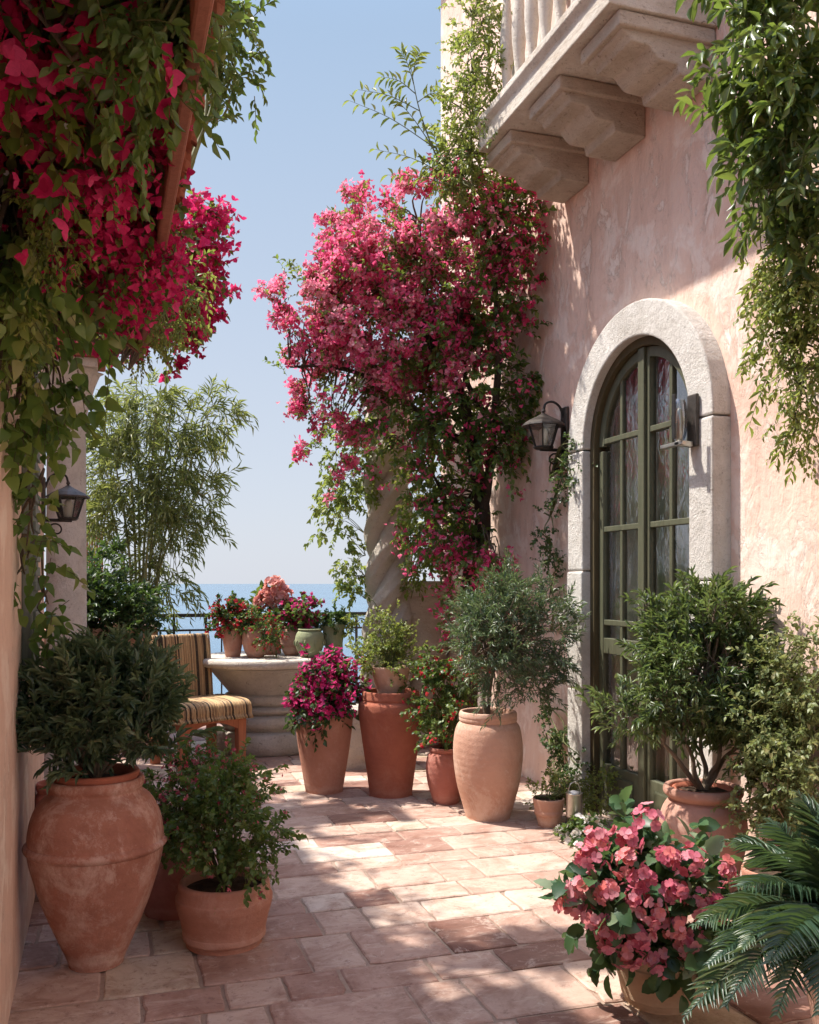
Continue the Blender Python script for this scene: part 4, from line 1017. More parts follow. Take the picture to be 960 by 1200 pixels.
for (px, py, r) in ((322, 688, 13), (313, 700, 11), (333, 700, 13), (305, 706, 9), (325, 704, 11), (340, 708, 9)):
    m = MB(); cc = P(px, py, Z - .06); n = 34; dd = unit(rng.normal(size=(n, 3)) + UP * .3 - FWD * .2); R_ = r / F * Z
    bracts(m, cc + dd * R_ * .75, dd * 2, R_ * .38, .5 + rng.normal(0, .2), .15, L_PETAL, 4, .75, 1.0); m.build('flower_head', M['fl_salmon'], t)
t, c, Z = tpot('potted_geranium', 'ribbed brown clay pot with hot pink geraniums beside the green pot', 'potted flowers', 342, 28, 34, -.02, ROUND, M['terra_dusty'], [(.4, .003), (.6, .003)])
lf, tw, fl = MB(), MB(), MB()
tp, dd = foliage(lf, [ell(347, 724, Z, 16, 12, .1), ell(355, 716, Z, 10, 12, .08)], 24, 4, 7, .07, .035, .03, L_ROUND, .4, .7, .5, .2, .03, .3, .95, tw, up(c, .2), (.004, .002), .5, .2)
bloom(fl, tp, dd, .5, 7, .018, .02, .5, .25, T=L_PETAL, nb=4)
lf.build('foliage', M['lf_bush'], t); tw.build('branches', M['stem'], t); fl.build('blossoms', M['fl_hot'], t)
t, c, Z = tpot('glazed_pot', 'squat round green glazed pot on the stone table', 'pot', 363, 34, 33, -.2, ROUND, M['green_glaze'])
m = MB()
for k in range(9):
    a = 2 * PI * k / 9; q = up(c, .15); d_ = np.array([math.cos(a), math.sin(a), 0])
    tube(m, smoothpath([q + d_ * .1, q + d_ * .122 + UP * -.03, q + d_ * .117 - UP * .06, q + d_ * .104 - UP * .045], 4), .006, 6)
m.build('relief_scrolls', M['green_glaze'], t)
t, c, Z = tpot('potted_sedum', 'olive green glazed pot with dark rosettes, rightmost on the stone table', 'potted plant', 391, 26, 36, .0, TAPER, M['green_glaze'])
lf, tw, fl = MB(), MB(), MB()
tp, dd = foliage(lf, [ell(390, 731, Z, 20, 10, .1), ell(375, 732, Z, 10, 9, .06)], 26, 4, 8, .07, .035, .022, L_OVATE, .6, .5, .4, .1, .025, .3, .9, tw, up(c, .22), (.004, .002), .35, .22)
bloom(fl, tp, dd, .08, 3, .014, .012, .3, .2, T=L_PETAL, nb=4)
tube(tw, [up(c, .2), up(c, .33), up(c, .42) + (.02, 0, 0)], [.003, .002, .0015], 5)
lf.build('foliage', M['lf_dark'], t); tw.build('branches', M['stem'], t); fl.build('blossoms', M['fl_red'], t)

# ================================================================== CHAIR
fwdc = unit(RIGHT * .66 - FWD * .75); sdc = np.array([-fwdc[1], fwdc[0], 0.])      # seat front, and its left side
cc = P(232, 683, 7.0); cc[2] = 0
ch = thing('woven_chair', 'wooden chair with striped woven rush seat and back near the stone table', 'chair', cc)
Mx = Matrix(((sdc[0], fwdc[0], 0, cc[0]), (sdc[1], fwdc[1], 0, cc[1]), (0, 0, 1, 0), (0, 0, 0, 1)))   # x side, y front
def leg_mb(sx, sy):
    m = MB(); x0 = sx * .235; y0 = sy * .215
    prism(m, [(x0 - .03, 0), (x0 + .03, 0), (x0 + .035, .34), (x0 - .035, .34)], 'y', y0 - .03, y0 + .03, .006, M=Mx); return m
for sx in (-1, 1):
    for sy in (-1, 1): leg_mb(sx, sy).build('leg', M['redwood'], ch, smooth=False)
m = MB()
for sy in (-1, 1):
    pts = [(-.27, .36), (-.27, .30), (-.2, .27)] + [(x, .27 + .06 * math.cos(x / .2 * PI / 2)) for x in np.linspace(-.19, .19, 9)] + [(.2, .27), (.27, .30), (.27, .36)]
    prism(m, pts, 'y', sy * .22 - .022, sy * .22 + .022, .004, M=Mx)
for sx in (-1, 1):
    pts = [(-.195, .358), (-.195, .30)] + [(y_, .28 + .05 * math.cos(y_ / .19 * PI / 2)) for y_ in np.linspace(-.18, .18, 7)] + [(.195, .30), (.195, .358)]
    prism(m, pts, 'x', sx * .245 - .02, sx * .245 + .02, .004, M=Mx)
m.build('seat_frame', M['redwood'], ch, smooth=False)
def wovenpad(mbx, half_w, strands, path, r, tints=True):
    """strands side by side in x, each following path in (y, z)"""
    for i in range(strands):
        x = -half_w + 2 * half_w * (i + .5) / strands + random.uniform(-.0015, .0015)
        pts = [Mx @ Vector((x + random.uniform(-.002, .002), p[0], p[1] + random.uniform(-.0015, .0015))) for p in path]
        tube(mbx, [tuple(p) for p in pts], r * random.uniform(.85, 1.15), 6, float(np.clip(rng.normal(.55, .22) - (.7 if random.random() < .2 else 0), 0, 1)))
m = MB(); spath = [(-.255, .352), (-.265, .42), (-.24, .468), (-.1, .482), (.1, .485), (.23, .475), (.27, .44), (.274, .38), (.26, .352), (-.255, .352)]
wovenpad(m, .295, 50, [tuple(q) for q in smoothpath([(a, b, 0) for a, b in spath], 3)[:, :2]], .0066)
box(m, (-.288, -.25, .362), (.288, .26, .466), .02, tint=.15, M=Mx)
m.build('seat', M['wicker'], ch)
m = MB(); bpath = [(-.2, .47), (-.215, .62), (-.235, .78), (-.26, .93), (-.275, .95), (-.3, .94), (-.29, .9), (-.265, .75), (-.25, .6), (-.24, .47)]
wovenpad(m, .24, 40, [tuple(q) for q in smoothpath([(a, b, 0) for a, b in bpath], 2)[:, :2]], .0066)
prism(m, [(-.203, .47), (-.262, .92), (-.29, .92), (-.238, .47)], 'x', -.235, .235, .003, tint=.12, M=Mx)
m.build('backrest', M['wicker'], ch)

# ================================================================== PLANTER, SHRUB AND BAMBOO (left, far)
pc = np.array([*P(185, 683, 7.7)[:2], 0])
pl = thing('masonry_planter', 'tall pink masonry planter box behind the woven chair', 'planter', (pc[0] - .6, 8.4, 0))
m = MB(); x1, y0 = pc[0], pc[1]
for lo, hi in (((x1 - 1.5, y0, 0), (x1, y0 + .09, .98)), ((x1 - 1.5, 9.05, 0), (x1, 9.14, .98)), ((x1 - .09, y0 + .091, 0), (x1, 9.049, .98)), ((x1 - 1.5, y0 + .091, 0), (x1 - 1.41, 9.049, .98))): box(m, lo, hi, .008)
m.build('box', M['terra_pale'], pl, smooth=False)
m = MB(); box(m, (x1 - 1.409, y0 + .092, .5), (x1 - .091, 9.048, .9)); m.build('soil', M['soil'], pl, smooth=False)
c = np.array([x1 - .2, y0 + .3, .9])
t = thing('planter_shrub', 'dark dense leafy shrub in the masonry planter in front of the bamboo', 'shrub', P(140, 800, 7.9))
E = [ell(125, 690, 7.7, 30, 36, .25), ell(140, 720, 7.6, 40, 26, .25), ell(100, 715, 7.5, 26, 34, .2), ell(165, 728, 7.7, 22, 16, .15), ell(125, 665, 7.8, 22, 16, .15)]
lf, tw = MB(), MB()
foliage(lf, E, 80, 5, 9, .13, .06, .026, L_OVATE, .5, .6, .5, .2, .05, .3, .9, tw, [c, c - (.3, 0, 0)], (.006, .002), .4, .25)
lf.build('foliage', M['lf_dark'], t); tw.build('branches', M['bark_dark'], t)
t = thing('bamboo', 'tall airy bamboo clump rising against the sky behind the planter', 'bamboo', (.3, 8.75, .9))
lf, tw = MB(), MB()
canes = []
for k, (bx, topx, topy, Z) in enumerate([(160, 150, 470, 8.6), (166, 185, 460, 8.5), (172, 205, 450, 8.6), (178, 240, 490, 8.55), (156, 130, 500, 8.4), (164, 160, 440, 8.7), (170, 225, 470, 8.7), (176, 255, 530, 8.5), (152, 115, 540, 8.5), (168, 190, 520, 8.4)]):
    b = P(bx, 745, Z); b[2] = .89; tp = P(topx, topy, Z); D = tp - b
    pth = smoothpath([b, b + D * .35 + UP * .12 - RIGHT * (topx - bx) * .0012, b + D * .7 + UP * .12, tp], 5)
    m = MB(); tube(m, pth, np.linspace(.014, .004, len(pth)), 7); m.build('cane', M['cane'], t)
    canes.append(pth)
allp = np.concatenate([p[6:] for p in canes])
E = [ell(180, 520, 8.6, 60, 50, .35), ell(150, 560, 8.5, 45, 50, .3), ell(210, 580, 8.5, 45, 55, .3), ell(235, 490, 8.6, 40, 26, .25), ell(165, 475, 8.6, 45, 32, .3), ell(255, 500, 8.6, 20, 20, .15), ell(185, 620, 8.5, 50, 40, .3), ell(135, 600, 8.4, 28, 45, .25), ell(190, 670, 8.5, 30, 40, .2), ell(240, 595, 8.5, 22, 20, .1), ell(120, 530, 8.5, 20, 40, .2)]
foliage(lf, E, 225, 4, 9, .19, .11, .0155, L_SIMPLE, .0, .8, .5, .35, .07, .15, .7, tw, allp, (.0035, .0015), .45, .25, flat=.5, brseg=4)
lf.build('foliage', M['lf_bamboo'], t); tw.build('branches', M['cane'], t)

# a wooden screen behind the pillar
c = at(108, 8.9)
t = thing('cane_screen', 'narrow brown cane screen standing behind the pillar and bamboo', 'screen', c)
m = MB()
for k in range(9):
    q = c + RIGHT * (k - 4) * .024; tube(m, [q + UP * .0, q + UP * 1.0, q + UP * (1.92 + random.uniform(-.03, .03))], .011, 6)
m.build('canes', M['redwood'], t)
m = MB()
for z in (.5, 1.2, 1.8): tube(m, [c - RIGHT * .12 + UP * z - FWD * .013, c + RIGHT * .12 + UP * z - FWD * .013], .008, 6)
m.build('cross_ties', M['darkwood'], t)

# ================================================================== TWISTED COLUMN, STONE URN, LOW WALL
c = at(455, 7.85)
t = thing('twisted_column', 'carved spiral stone column wrapped in ivy at the terrace edge', 'column', c)
def spiral(r, th, z): return r * (.62 + .62 * np.abs(np.cos(1.5 * (th - 5.2 * z))) ** .7 + .03 * np.cos(12 * (th - 5.2 * z)) + .05 * np.abs(np.cos(2 * (th + 2.1 * z))))
m = MB(); z = np.linspace(.34, 2.75, 140); r_ = .165 + .03 * np.clip((1.0 - z), 0, 1) ** 1.2 + .01 * np.sin(z * 3); lathe(m, np.stack([r_, z], 1), c, 110, twist=spiral); m.build('shaft', M['stone_carved'], t)
m = MB(); box(m, (c[0] - .26, c[1] - .26, 0), (c[0] + .26, c[1] + .26, .2), .012); lathe(m, [(.25, .2), (.26, .23), (.25, .27), (.21, .28), (.22, .31), (.2, .35), (0, .35)], c, 48); m.build('base', M['stone_carved'], t)
m = MB(); lathe(m, [(.17, 2.75), (.2, 2.77), (.2, 2.8), (.18, 2.82), (.2, 2.92), (.26, 3.02), (0, 3.02)], c, 48); box(m, (c[0] - .27, c[1] - .27, 3.022), (c[0] + .27, c[1] + .27, 3.1), .01); m.build('capital', M['stone_carved'], t)
t = thing('ivy', 'yellow green creeper climbing around the spiral stone column', 'climbing plant', c)
E = [ell(398, 600, 7.7, 16, 60, .15), ell(410, 560, 7.7, 20, 36, .15), ell(494, 560, 7.5, 22, 60, .2), ell(512, 620, 7.4, 26, 36, .18), ell(430, 505, 7.6, 40, 20, .25), ell(408, 690, 7.8, 10, 40, .1), ell(425, 735, 7.6, 16, 20, .1), ell(412, 650, 7.8, 10, 30, .1), ell(465, 745, 7.5, 12, 24, .1), ell(490, 660, 7.6, 10, 20, .08)]
lf, tw, fl = MB(), MB(), MB()
tp, dd = foliage(lf, E, 130, 4, 9, .11, .044, .026, L_OVATE, -.1, .7, .5, .35, .05, .35, .9, tw, np.array([up(c, z) - FWD * .12 * math.cos(z * 5) + RIGHT * sg_ * .19 for z in np.arange(.5, 2.7, .18) for sg_ in (-1, 1)]), (.0035, .0015), .5, .24)
lf.build('foliage', M['lf_light'], t); tw.build('stems', M['stem'], t)

c = at(500, 7.95)
t = thing('stone_urn', 'tall tapering sandstone urn between the spiral column and the house corner', 'urn', c)
m = MB(); lathe(m, [(r * .245, z * 1.36) for r, z in URN], c, 56, 3, .012); m.build('body', M['stone_old'], t)
soil(t, c, .205, 1.25)
c = (at(420, 6.95) + at(440, 6.95)) / 2
lw = thing('stone_block', 'rough grey stone block standing between two terracotta pots', 'block', c)
m = MB(); bmx = bmesh.new(); bmesh.ops.create_cube(bmx, size=1); bmesh.ops.subdivide_edges(bmx, edges=bmx.edges[:], cuts=7, use_grid_fill=True)
for v in bmx.verts:
    n_ = random.uniform(-.012, .012); v.co = Vector((v.co.x * .5 + c[0], v.co.y * .3 + c[1], (v.co.z + .5) * .44)) + Vector((n_, random.uniform(-.012, .012), random.uniform(-.01, .0)))
from_bm(m, bmx); m.build('block', M['stone_grey'], lw, smooth=False)

# ================================================================== THE GREAT BOUGAINVILLEA
base = at(545, 7.0)
t = thing('bougainvillea_tree', 'big bougainvillea tree of hot pink bloom leaning from the house corner', 'tree', base)
bk = MB()
trunk = smoothpath([base, P(548, 800, 7.0), P(552, 700, 6.95), P(566, 620, 6.85), P(558, 545, 6.75), P(545, 480, 6.7), P(520, 420, 6.7), P(470, 360, 6.75), P(430, 310, 6.8)], 6)
tube(bk, trunk, np.interp(np.linspace(0, 1, len(trunk)), [0, .35, .6, 1], [.075, .06, .045, .012]), 10)
tr2 = smoothpath([base + (.05, .02, 0), P(553, 760, 6.95), P(545, 700, 6.9), P(556, 640, 6.8), P(570, 580, 6.7), P(578, 500, 6.55), P(585, 400, 6.4), P(575, 300, 6.35), P(560, 200, 6.3)], 6)
tube(bk, tr2, np.interp(np.linspace(0, 1, len(tr2)), [0, .4, 1], [.05, .04, .012]), 8)
tr3 = smoothpath([trunk[26], P(510, 500, 6.7), P(450, 450, 6.8), P(390, 430, 6.85), P(340, 430, 6.9)], 6); tube(bk, tr3, np.linspace(.035, .008, len(tr3)), 7)
tr4 = smoothpath([trunk[30], P(500, 400, 6.65), P(500, 330, 6.6), P(490, 260, 6.6)], 6); tube(bk, tr4, np.linspace(.03, .008, len(tr4)), 7)
tr5 = smoothpath([tr2[30], P(545, 440, 6.6), P(535, 350, 6.5)], 6); tube(bk, tr5, np.linspace(.025, .008, len(tr5)), 7)
tr6 = smoothpath([trunk[22], P(535, 600, 6.7), P(515, 570, 6.75), P(500, 540, 6.8)], 6); tube(bk, tr6, np.linspace(.022, .007, len(tr6)), 7)
bk.build('trunk', M['bark_dark'], t)
anc = np.concatenate([trunk[24:], tr2[28:], tr3[4:], tr4[4:], tr5[4:]])
lf, tw, fl = MB(), MB(), MB()
EP = [ell(430, 285, 6.75, 60, 55, .4), ell(390, 365, 6.8, 65, 50, .4), ell(360, 425, 6.9, 32, 28, .25), ell(460, 345, 6.7, 85, 85, .45), ell(410, 450, 6.8, 66, 50, .4), ell(395, 515, 6.85, 30, 24, .2), ell(520, 280, 6.5, 70, 72, .35), ell(400, 248, 6.85, 24, 18, .2), ell(340, 438, 6.9, 18, 9, .1), ell(345, 378, 6.9, 30, 16, .15), ell(345, 345, 6.9, 22, 12, .12), ell(375, 540, 6.85, 22, 14, .1), ell(335, 395, 6.9, 24, 20, .15), ell(430, 330, 6.7, 60, 50, .2), ell(500, 400, 6.6, 70, 60, .3), ell(450, 400, 6.75, 80, 60, .4)]
tp, dd = foliage(lf, EP, 270, 6, 8, .145, .034, .022, L_OVATE, .35, .85, .45, .22, .035, .4, .9, tw, anc, (.008, .002), .66, .24, brseg=5)
bloom(fl, tp, dd, .95, 19, .0225, .025, .66, .26, nt=6, green=.26)
EB = [ell(590, 270, 6.25, 45, 55, .2), ell(570, 360, 6.4, 55, 70, .28), ell(540, 330, 6.5, 60, 80, .3), ell(600, 230, 6.2, 30, 24, .15)]
tp, dd = foliage(lf, EB, 105, 5, 10, .14, .042, .027, L_OVATE, .3, .8, .5, .25, .06, .3, .9, tw, anc, (.008, .002), .4, .24, brseg=5)
bloom(fl, tp, dd, .7, 12, .022, .03, .42, .25, nt=5, green=.4)
EG = [ell(500, 480, 6.7, 70, 55, .35), ell(565, 450, 6.45, 50, 65, .25), ell(580, 520, 6.4, 30, 45, .2), ell(510, 545, 6.75, 50, 50, .28), ell(470, 500, 6.8, 40, 40, .25), ell(595, 460, 6.35, 24, 60, .12), ell(520, 600, 6.9, 36, 40, .2), ell(545, 200, 6.2, 40, 36, .25), ell(530, 620, 6.7, 30, 34, .12)]
tp, dd = foliage(lf, EG, 150, 5, 10, .14, .042, .027, L_OVATE, .1, .8, .5, .3, .06, .25, .9, tw, np.concatenate([anc, trunk[12:24], tr2[12:26]]), (.007, .002), .36, .24, brseg=5)
bloom(fl, tp, dd, .17, 9, .022, .032, .35, .25)
ES = [ell(468, 632, 7.0, 13, 18, .1), ell(528, 660, 6.6, 18, 18, .1), ell(578, 668, 6.3, 22, 14, .08), ell(522, 712, 6.5, 10, 16, .06), ell(506, 748, 6.3, 9, 12, .06), ell(540, 640, 6.6, 20, 14, .08), ell(600, 690, 6.2, 10, 8, .05)]
tp, dd = foliage(lf, ES, 30, 4, 7, .1, .04, .026, L_OVATE, .0, .8, .5, .35, .05, .3, .9, tw, np.concatenate([trunk[10:22], tr2[12:24]]), (.005, .002), .45, .24, brseg=5)
bloom(fl, tp, dd, .75, 9, .022, .03, .4, .25)
lf.build('foliage', M['lf_boug'], t); tw.build('branches', M['bark'], t); fl.build('blossoms', M['fl_magenta'], t)

# ================================================================== CLIMBERS ON THE RIGHT
def climber(name, label, cat, ells, args, mat, org, anchor=None, stem='stem', extra=None):
    t = thing(name, label, cat, org)
    lf, tw = MB(), MB()
    tips = foliage(lf, ells, *args, twigs=tw, anchor=anchor)
    if extra: extra(lf, tw, t)
    lf.build('foliage', mat, t); tw.build('stems', M[stem], t); return t, tips
def sapling(lf, tw, t):
    p0 = P(545, 235, 6.0)
    main = smoothpath([p0, P(515, 190, 6.0), P(492, 130, 6.05), P(480, 70, 6.1)], 6); tube(tw, main, np.linspace(.008, .002, len(main)), 5)
    for st, en in ((4, (440, 175)), (8, (410, 118)), (8, (455, 108)), (12, (420, 105)), (13, (520, 110)), (15, (470, 60)), (2, (455, 205)), (6, (505, 150)), (14, (448, 90)), (16, (492, 62))):
        q = smoothpath([main[st], main[st] * .5 + P(*en, 6.1) * .5 + UP * .03, P(*en, 6.1)], 5); tube(tw, q, np.linspace(.0035, .001, len(q)), 4)
        n = 14; s_ = np.linspace(.2, 1, n); pos = np.array([np.interp(s_ * (len(q) - 1), np.arange(len(q)), q[:, k]) for k in range(3)]).T
        tg = unit(np.gradient(pos, axis=0)); sd = unit(np.cross(tg, FWD)); sg = np.where(np.arange(n) % 2, 1, -1)[:, None]
        scatter(lf, pos, tg * .7 + sd * sg * .8 + rng.normal(0, .2, pos.shape), UP + rng.normal(0, .5, pos.shape), rng.uniform(.06, .085, n), .02, L_LANCE, .6 + rng.normal(0, .2, n))
climber('climbing_vine', 'fine leaved climber beside the balcony end with a loose sprig over the sky', 'climbing plant',
        [ell(552, 60, 5.75, 18, 70, .12), ell(545, 130, 5.85, 22, 40, .15), ell(540, 190, 6.0, 28, 36, .18), ell(568, 20, 5.65, 16, 30, .1), ell(560, 205, 6.0, 24, 24, .12), ell(575, 110, 5.6, 10, 60, .08)],
        (90, 5, 9, .11, .03, .017, L_OVATE, .0, .7, .5, .3, .05, .3, .9), M['lf_light'], P(548, 240, 6.2), [P(553, 260 - k * 40, 5.9) for k in range(8)], 'stem', sapling)

# big-leaved climber, upper right: hangs from the wall above
stems = [np.array([2.74, 3.5 - .14 * k, 3.8 - .05 * k]) for k in range(6)] + [P(915, 100 + 60 * k, 3.6) for k in range(5)]
def hangers(lf, tw, t):
    for k in range(7):
        x = 870 + 16 * k; pts = smoothpath([P(x + 25, -160, 3.75), P(x + 10, 0, 3.6), P(x, 140 + 20 * (k % 3), 3.6), P(x + 6, 260 + 35 * (k % 4), 3.7)], 6); tube(tw, pts, np.linspace(.008, .002, len(pts)), 5)
climber('laurel_climber', 'large glossy leaved climber hanging over the upper right wall', 'climbing plant',
        [ell(910, 45, 3.5, 52, 60, .18), ell(930, 130, 3.5, 42, 60, .15), ell(888, 100, 3.55, 28, 60, .12), ell(945, 215, 3.55, 26, 60, .12), ell(900, 190, 3.6, 26, 40, .1), ell(930, -60, 3.5, 60, 70, .2)],
        (105, 3, 8, .14, .075, .027, L_LANCE, -.05, .65, .5, .3, .05, .3, .95), M['lf_laurel'], P(920, 100, 3.9), stems, 'stem', hangers)
def sprigs(lf, tw, t):
    for a, b, en in ((905, 330, (873, 345)), (900, 380, (868, 440)), (905, 430, (878, 500)), (930, 500, (908, 545)), (940, 520, (925, 560)), (905, 250, (868, 300))):
        q = smoothpath([P(a, b, 3.75), P((a + en[0]) / 2, (b + en[1]) / 2 - 6, 3.75), P(*en, 3.8)], 5); tube(tw, q, np.linspace(.002, .0008, len(q)), 4)
        n = 12; s_ = np.linspace(.2, 1, n); pos = np.array([np.interp(s_ * (len(q) - 1), np.arange(len(q)), q[:, k]) for k in range(3)]).T
        tg = unit(np.gradient(pos, axis=0)); sd = unit(np.cross(tg, FWD)); sg = np.where(np.arange(n) % 2, 1, -1)[:, None]
        scatter(lf, pos, tg * .7 + sd * sg * .7 - UP * .3 + rng.normal(0, .2, pos.shape), UP - FWD * .5 + rng.normal(0, .4, pos.shape), rng.uniform(.035, .06, n), .016, L_LANCE, .5 + rng.normal(0, .2, n))
climber('jasmine_climber', 'pale green small leaved climber trailing down the sunlit wall, right edge', 'climbing plant',
        [ell(930, 330, 3.65, 34, 50, .1), ell(945, 420, 3.65, 28, 60, .1), ell(915, 290, 3.7, 24, 36, .08), ell(935, 480, 3.75, 16, 40, .05), ell(905, 400, 3.75, 14, 40, .05), ell(955, 330, 3.6, 20, 80, .1)],
        (100, 5, 9, .1, .026, .014, L_OVATE, -.3, .6, .5, .35, .04, .3, .9), M['lf_light'], P(935, 420, 3.9), [P(935, 250 + 50 * k, 3.75) for k in range(6)], 'stem', sprigs)
# low wall shrub on the right
b_ = np.array([2.66, 3.3, 0])
t, _ = climber('wall_shrub', 'scrubby yellow green bush growing against the pink wall, right edge', 'shrub',
        [ell(915, 850, 3.8, 38, 70, .14), ell(900, 920, 3.85, 26, 50, .12), ell(945, 800, 3.7, 22, 60, .1), ell(885, 955, 3.85, 18, 24, .08), ell(945, 900, 3.65, 24, 60, .1), ell(905, 790, 3.85, 20, 24, .08)],
        (150, 5, 9, .09, .023, .015, L_OVATE, .2, .6, .5, .2, .04, .2, .95), M['lf_sage'], b_, [b_ + UP * .05, b_ + np.array([0, -.2, .3]), b_ + np.array([0, .1, .5])])
# small creepers round the door surround
d0 = wallpt(655, 905)
t, tips = climber('door_creeper', 'sparse small leaved creeper on the stone jamb left of the door', 'climbing plant',
        [ell(645, 640, 5.98, 16, 46, .03), ell(650, 680, 5.95, 12, 30, .03), ell(668, 560, 5.75, 9, 30, .01), ell(676, 545, 5.6, 9, 30, .01), ell(655, 580, 5.9, 12, 30, .02), ell(640, 850, 5.95, 10, 40, .03), ell(655, 880, 5.75, 14, 50, .03), ell(685, 890, 5.55, 10, 24, .02), ell(665, 920, 5.6, 14, 20, .03), ell(672, 720, 5.65, 10, 16, .03)],
        (95, 3, 7, .07, .022, .018, L_OVATE, .0, .4, .6, .2, .025, .2, .95), M['lf_dark'], d0, [wallpt(650, 920 - 45 * k) - np.array([.03, 0, 0]) for k in range(9)])
t = thing('jasmine_flowers', 'small spray of white flowers beside the door jamb above the olive', 'flowers', P(668, 720, 5.6))
fl, lf = MB(), MB()
tp, dd = foliage(lf, [ell(668, 718, 5.5, 10, 12, .05)], 8, 3, 5, .06, .03, .016, L_OVATE, .1, .6, .5, .2, .02, .2, .9, None)
bloom(fl, tp, dd, .9, 3, .016, .015, .5, .2, T=L_PETAL, nb=5); lf.build('foliage', M['lf_bush'], t); fl.build('blossoms', M['fl_white'], t)

# ================================================================== CLIMBERS ON THE LEFT
t = thing('bougainvillea_vine', 'crimson bougainvillea vine hanging under the left eaves', 'climbing plant', (WL, 3.6, 2.4))
lf, tw, fl, wf = MB(), MB(), MB(), MB()
vs = []
for k in range(9):
    p = smoothpath([np.array([WL + .02, 1.5 + .28 * k, 1.9]), np.array([WL + .06, 1.55 + .28 * k, 2.25]), np.array([-.12 + .04 * (k % 3), 1.65 + .28 * k, 2.3]), np.array([.0 + .05 * (k % 3), 1.75 + .27 * k, 2.2])], 5); tube(tw, p, np.linspace(.008, .003, len(p)), 5); vs.append(p)
vs = np.concatenate(vs)
EN = [under(30, 60, 2.5, 46, 56, .1), under(75, 120, 2.6, 42, 50, .1), under(95, 20, 2.6, 40, 25, .08), under(25, 165, 2.5, 35, 40, .1), under(145, 30, 2.7, 24, 22, .06), under(40, 10, 2.5, 40, 30, .08)]
tp, dd = foliage(lf, EN, 70, 3, 6, .085, .042, .026, L_OVATE, .0, .7, .5, .3, .035, .3, .9, tw, vs, (.004, .002), .45, .25, xmax=9)
bloom(fl, tp, dd, .62, 5, .0275, .034, .5, .3, xmax=9)
bracts(wf, tp[::3], dd[::3], .006, .5, .2, T=L_PETAL, nb=5, xmax=9)
EM = [under(135, 175, 3.6, 36, 32, .1), under(125, 255, 3.2, 45, 46, .12), under(160, 285, 3.2, 32, 38, .1), under(130, 325, 3.2, 36, 32, .1), under(95, 230, 3.2, 24, 36, .1), under(160, 160, 3.6, 14, 18, .06), under(178, 330, 3.2, 18, 26, .07)]
tp, dd = foliage(lf, EM, 95, 5, 6, .06, .024, .016, L_OVATE, .0, .7, .5, .3, .03, .3, .9, tw, vs, (.004, .0015), .35, .25, xmax=9)
bloom(fl, tp, dd, .85, 9, .0165, .022, .46, .25, xmax=9)
EM = [ell(218, 300, 3.95, 22, 26, .1), ell(207, 360, 3.95, 16, 34, .1), ell(240, 262, 4.0, 18, 12, .08), ell(215, 340, 4.0, 18, 20, .1), ell(115, 385, 3.9, 36, 8, .08), ell(180, 350, 3.9, 26, 26, .1)]
tp, dd = foliage(lf, EM, 78, 5, 6, .09, .03, .02, L_OVATE, .0, .7, .5, .3, .045, .3, .9, tw, vs, (.004, .002), .4, .25, xmax=9)
bloom(fl, tp, dd, .9, 10, .022, .022, .52, .28, xmax=9)
lf.build('foliage', M['lf_boug'], t); tw.build('stems', M['bark'], t); fl.build('blossoms', M['fl_crimson'], t); wf.build('inner_blossoms', M['fl_white'], t)
t, _ = climber('wisteria_vine', 'bright green pinnate vine spilling over the roof edge into the sky', 'climbing plant',
        [under(178, 62, 3.0, 30, 30, .06), under(168, 105, 3.0, 28, 24, .06), under(190, 30, 3.0, 18, 26, .05), ell(258, 50, 2.6, 18, 40, .08), ell(276, 90, 2.6, 14, 20, .06), ell(245, 8, 2.5, 16, 24, .06), ell(238, 138, 2.6, 5, 8, .04)] + [(np.array([.24, yy, 2.4]), np.array([.12, .3, .1]), 1300) for yy in (-.3, .1, .5)],  # last sprays, above the frame, added to dapple the eave shadow
        (118, 4, 9, .075, .029, .0145, L_LANCE, .0, .7, .5, .35, .03, .3, .8), M['lf_bush'], (EX, 3.0, 2.5), [np.array([EX + .03, .2 + .25 * k, 2.36]) for k in range(14)])
t, _ = climber('leafy_creeper', 'large heart leaved creeper cascading down the left wall', 'climbing plant',
        [ell(20, 300, 2.3, 26, 50, .07), ell(55, 350, 2.5, 38, 50, .07), ell(40, 440, 2.8, 38, 60, .08), ell(26, 540, 3.05, 24, 50, .06), ell(34, 610, 3.1, 12, 44, .05), ell(22, 680, 3.15, 18, 36, .04), ell(88, 345, 3.0, 14, 20, .06), ell(55, 720, 3.3, 10, 26, .03)],
        (74, 2, 7, .11, .049, .037, L_HEART, -.45, .5, .4, .5, .04, .25, 1.0), M['lf_ivy'], (WL, 3.4, 1.2), [np.array([WL + .06, 3.0 + .15 * k, 2.5 - .2 * k]) for k in range(9)], 'bark')
t, _ = climber('hops_vine', 'feathery pale green vine tangled among the bougainvillea by the left wall', 'climbing plant',
        [ell(58, 255, 2.2, 18, 46, .06), ell(15, 335, 2.3, 22, 46, .05), ell(70, 215, 2.1, 18, 22, .05), ell(20, 400, 2.5, 20, 40, .05), ell(110, 395, 3.6, 24, 20, .08), ell(150, 405, 3.9, 26, 16, .1)] + [(np.array([-.22, yy, 2.72]), np.array([.12, .3, .12]), 1500) for yy in (3.9, 4.3, 4.7)] + [(np.array([.2, yy, 2.3]), np.array([.06, .2, .08]), 700) for yy in (2.9, 3.3, 3.6)],  # wall-top and eave sprays added to soften the shadow edges on the floor
        (135, 5, 9, .07, .019, .0105, L_OVATE, -.3, .6, .5, .4, .025, .3, .9), M['lf_light'], (WL, 3.0, 2.2), [np.array([WL + .05, 2.8 + .1 * k, 2.4 - .1 * k]) for k in range(6)] + [np.array([.17, 2.8 + .15 * k, 2.36]) for k in range(7)] + [np.array([WL - .02, 3.8 + .2 * k, 2.63]) for k in range(6)])

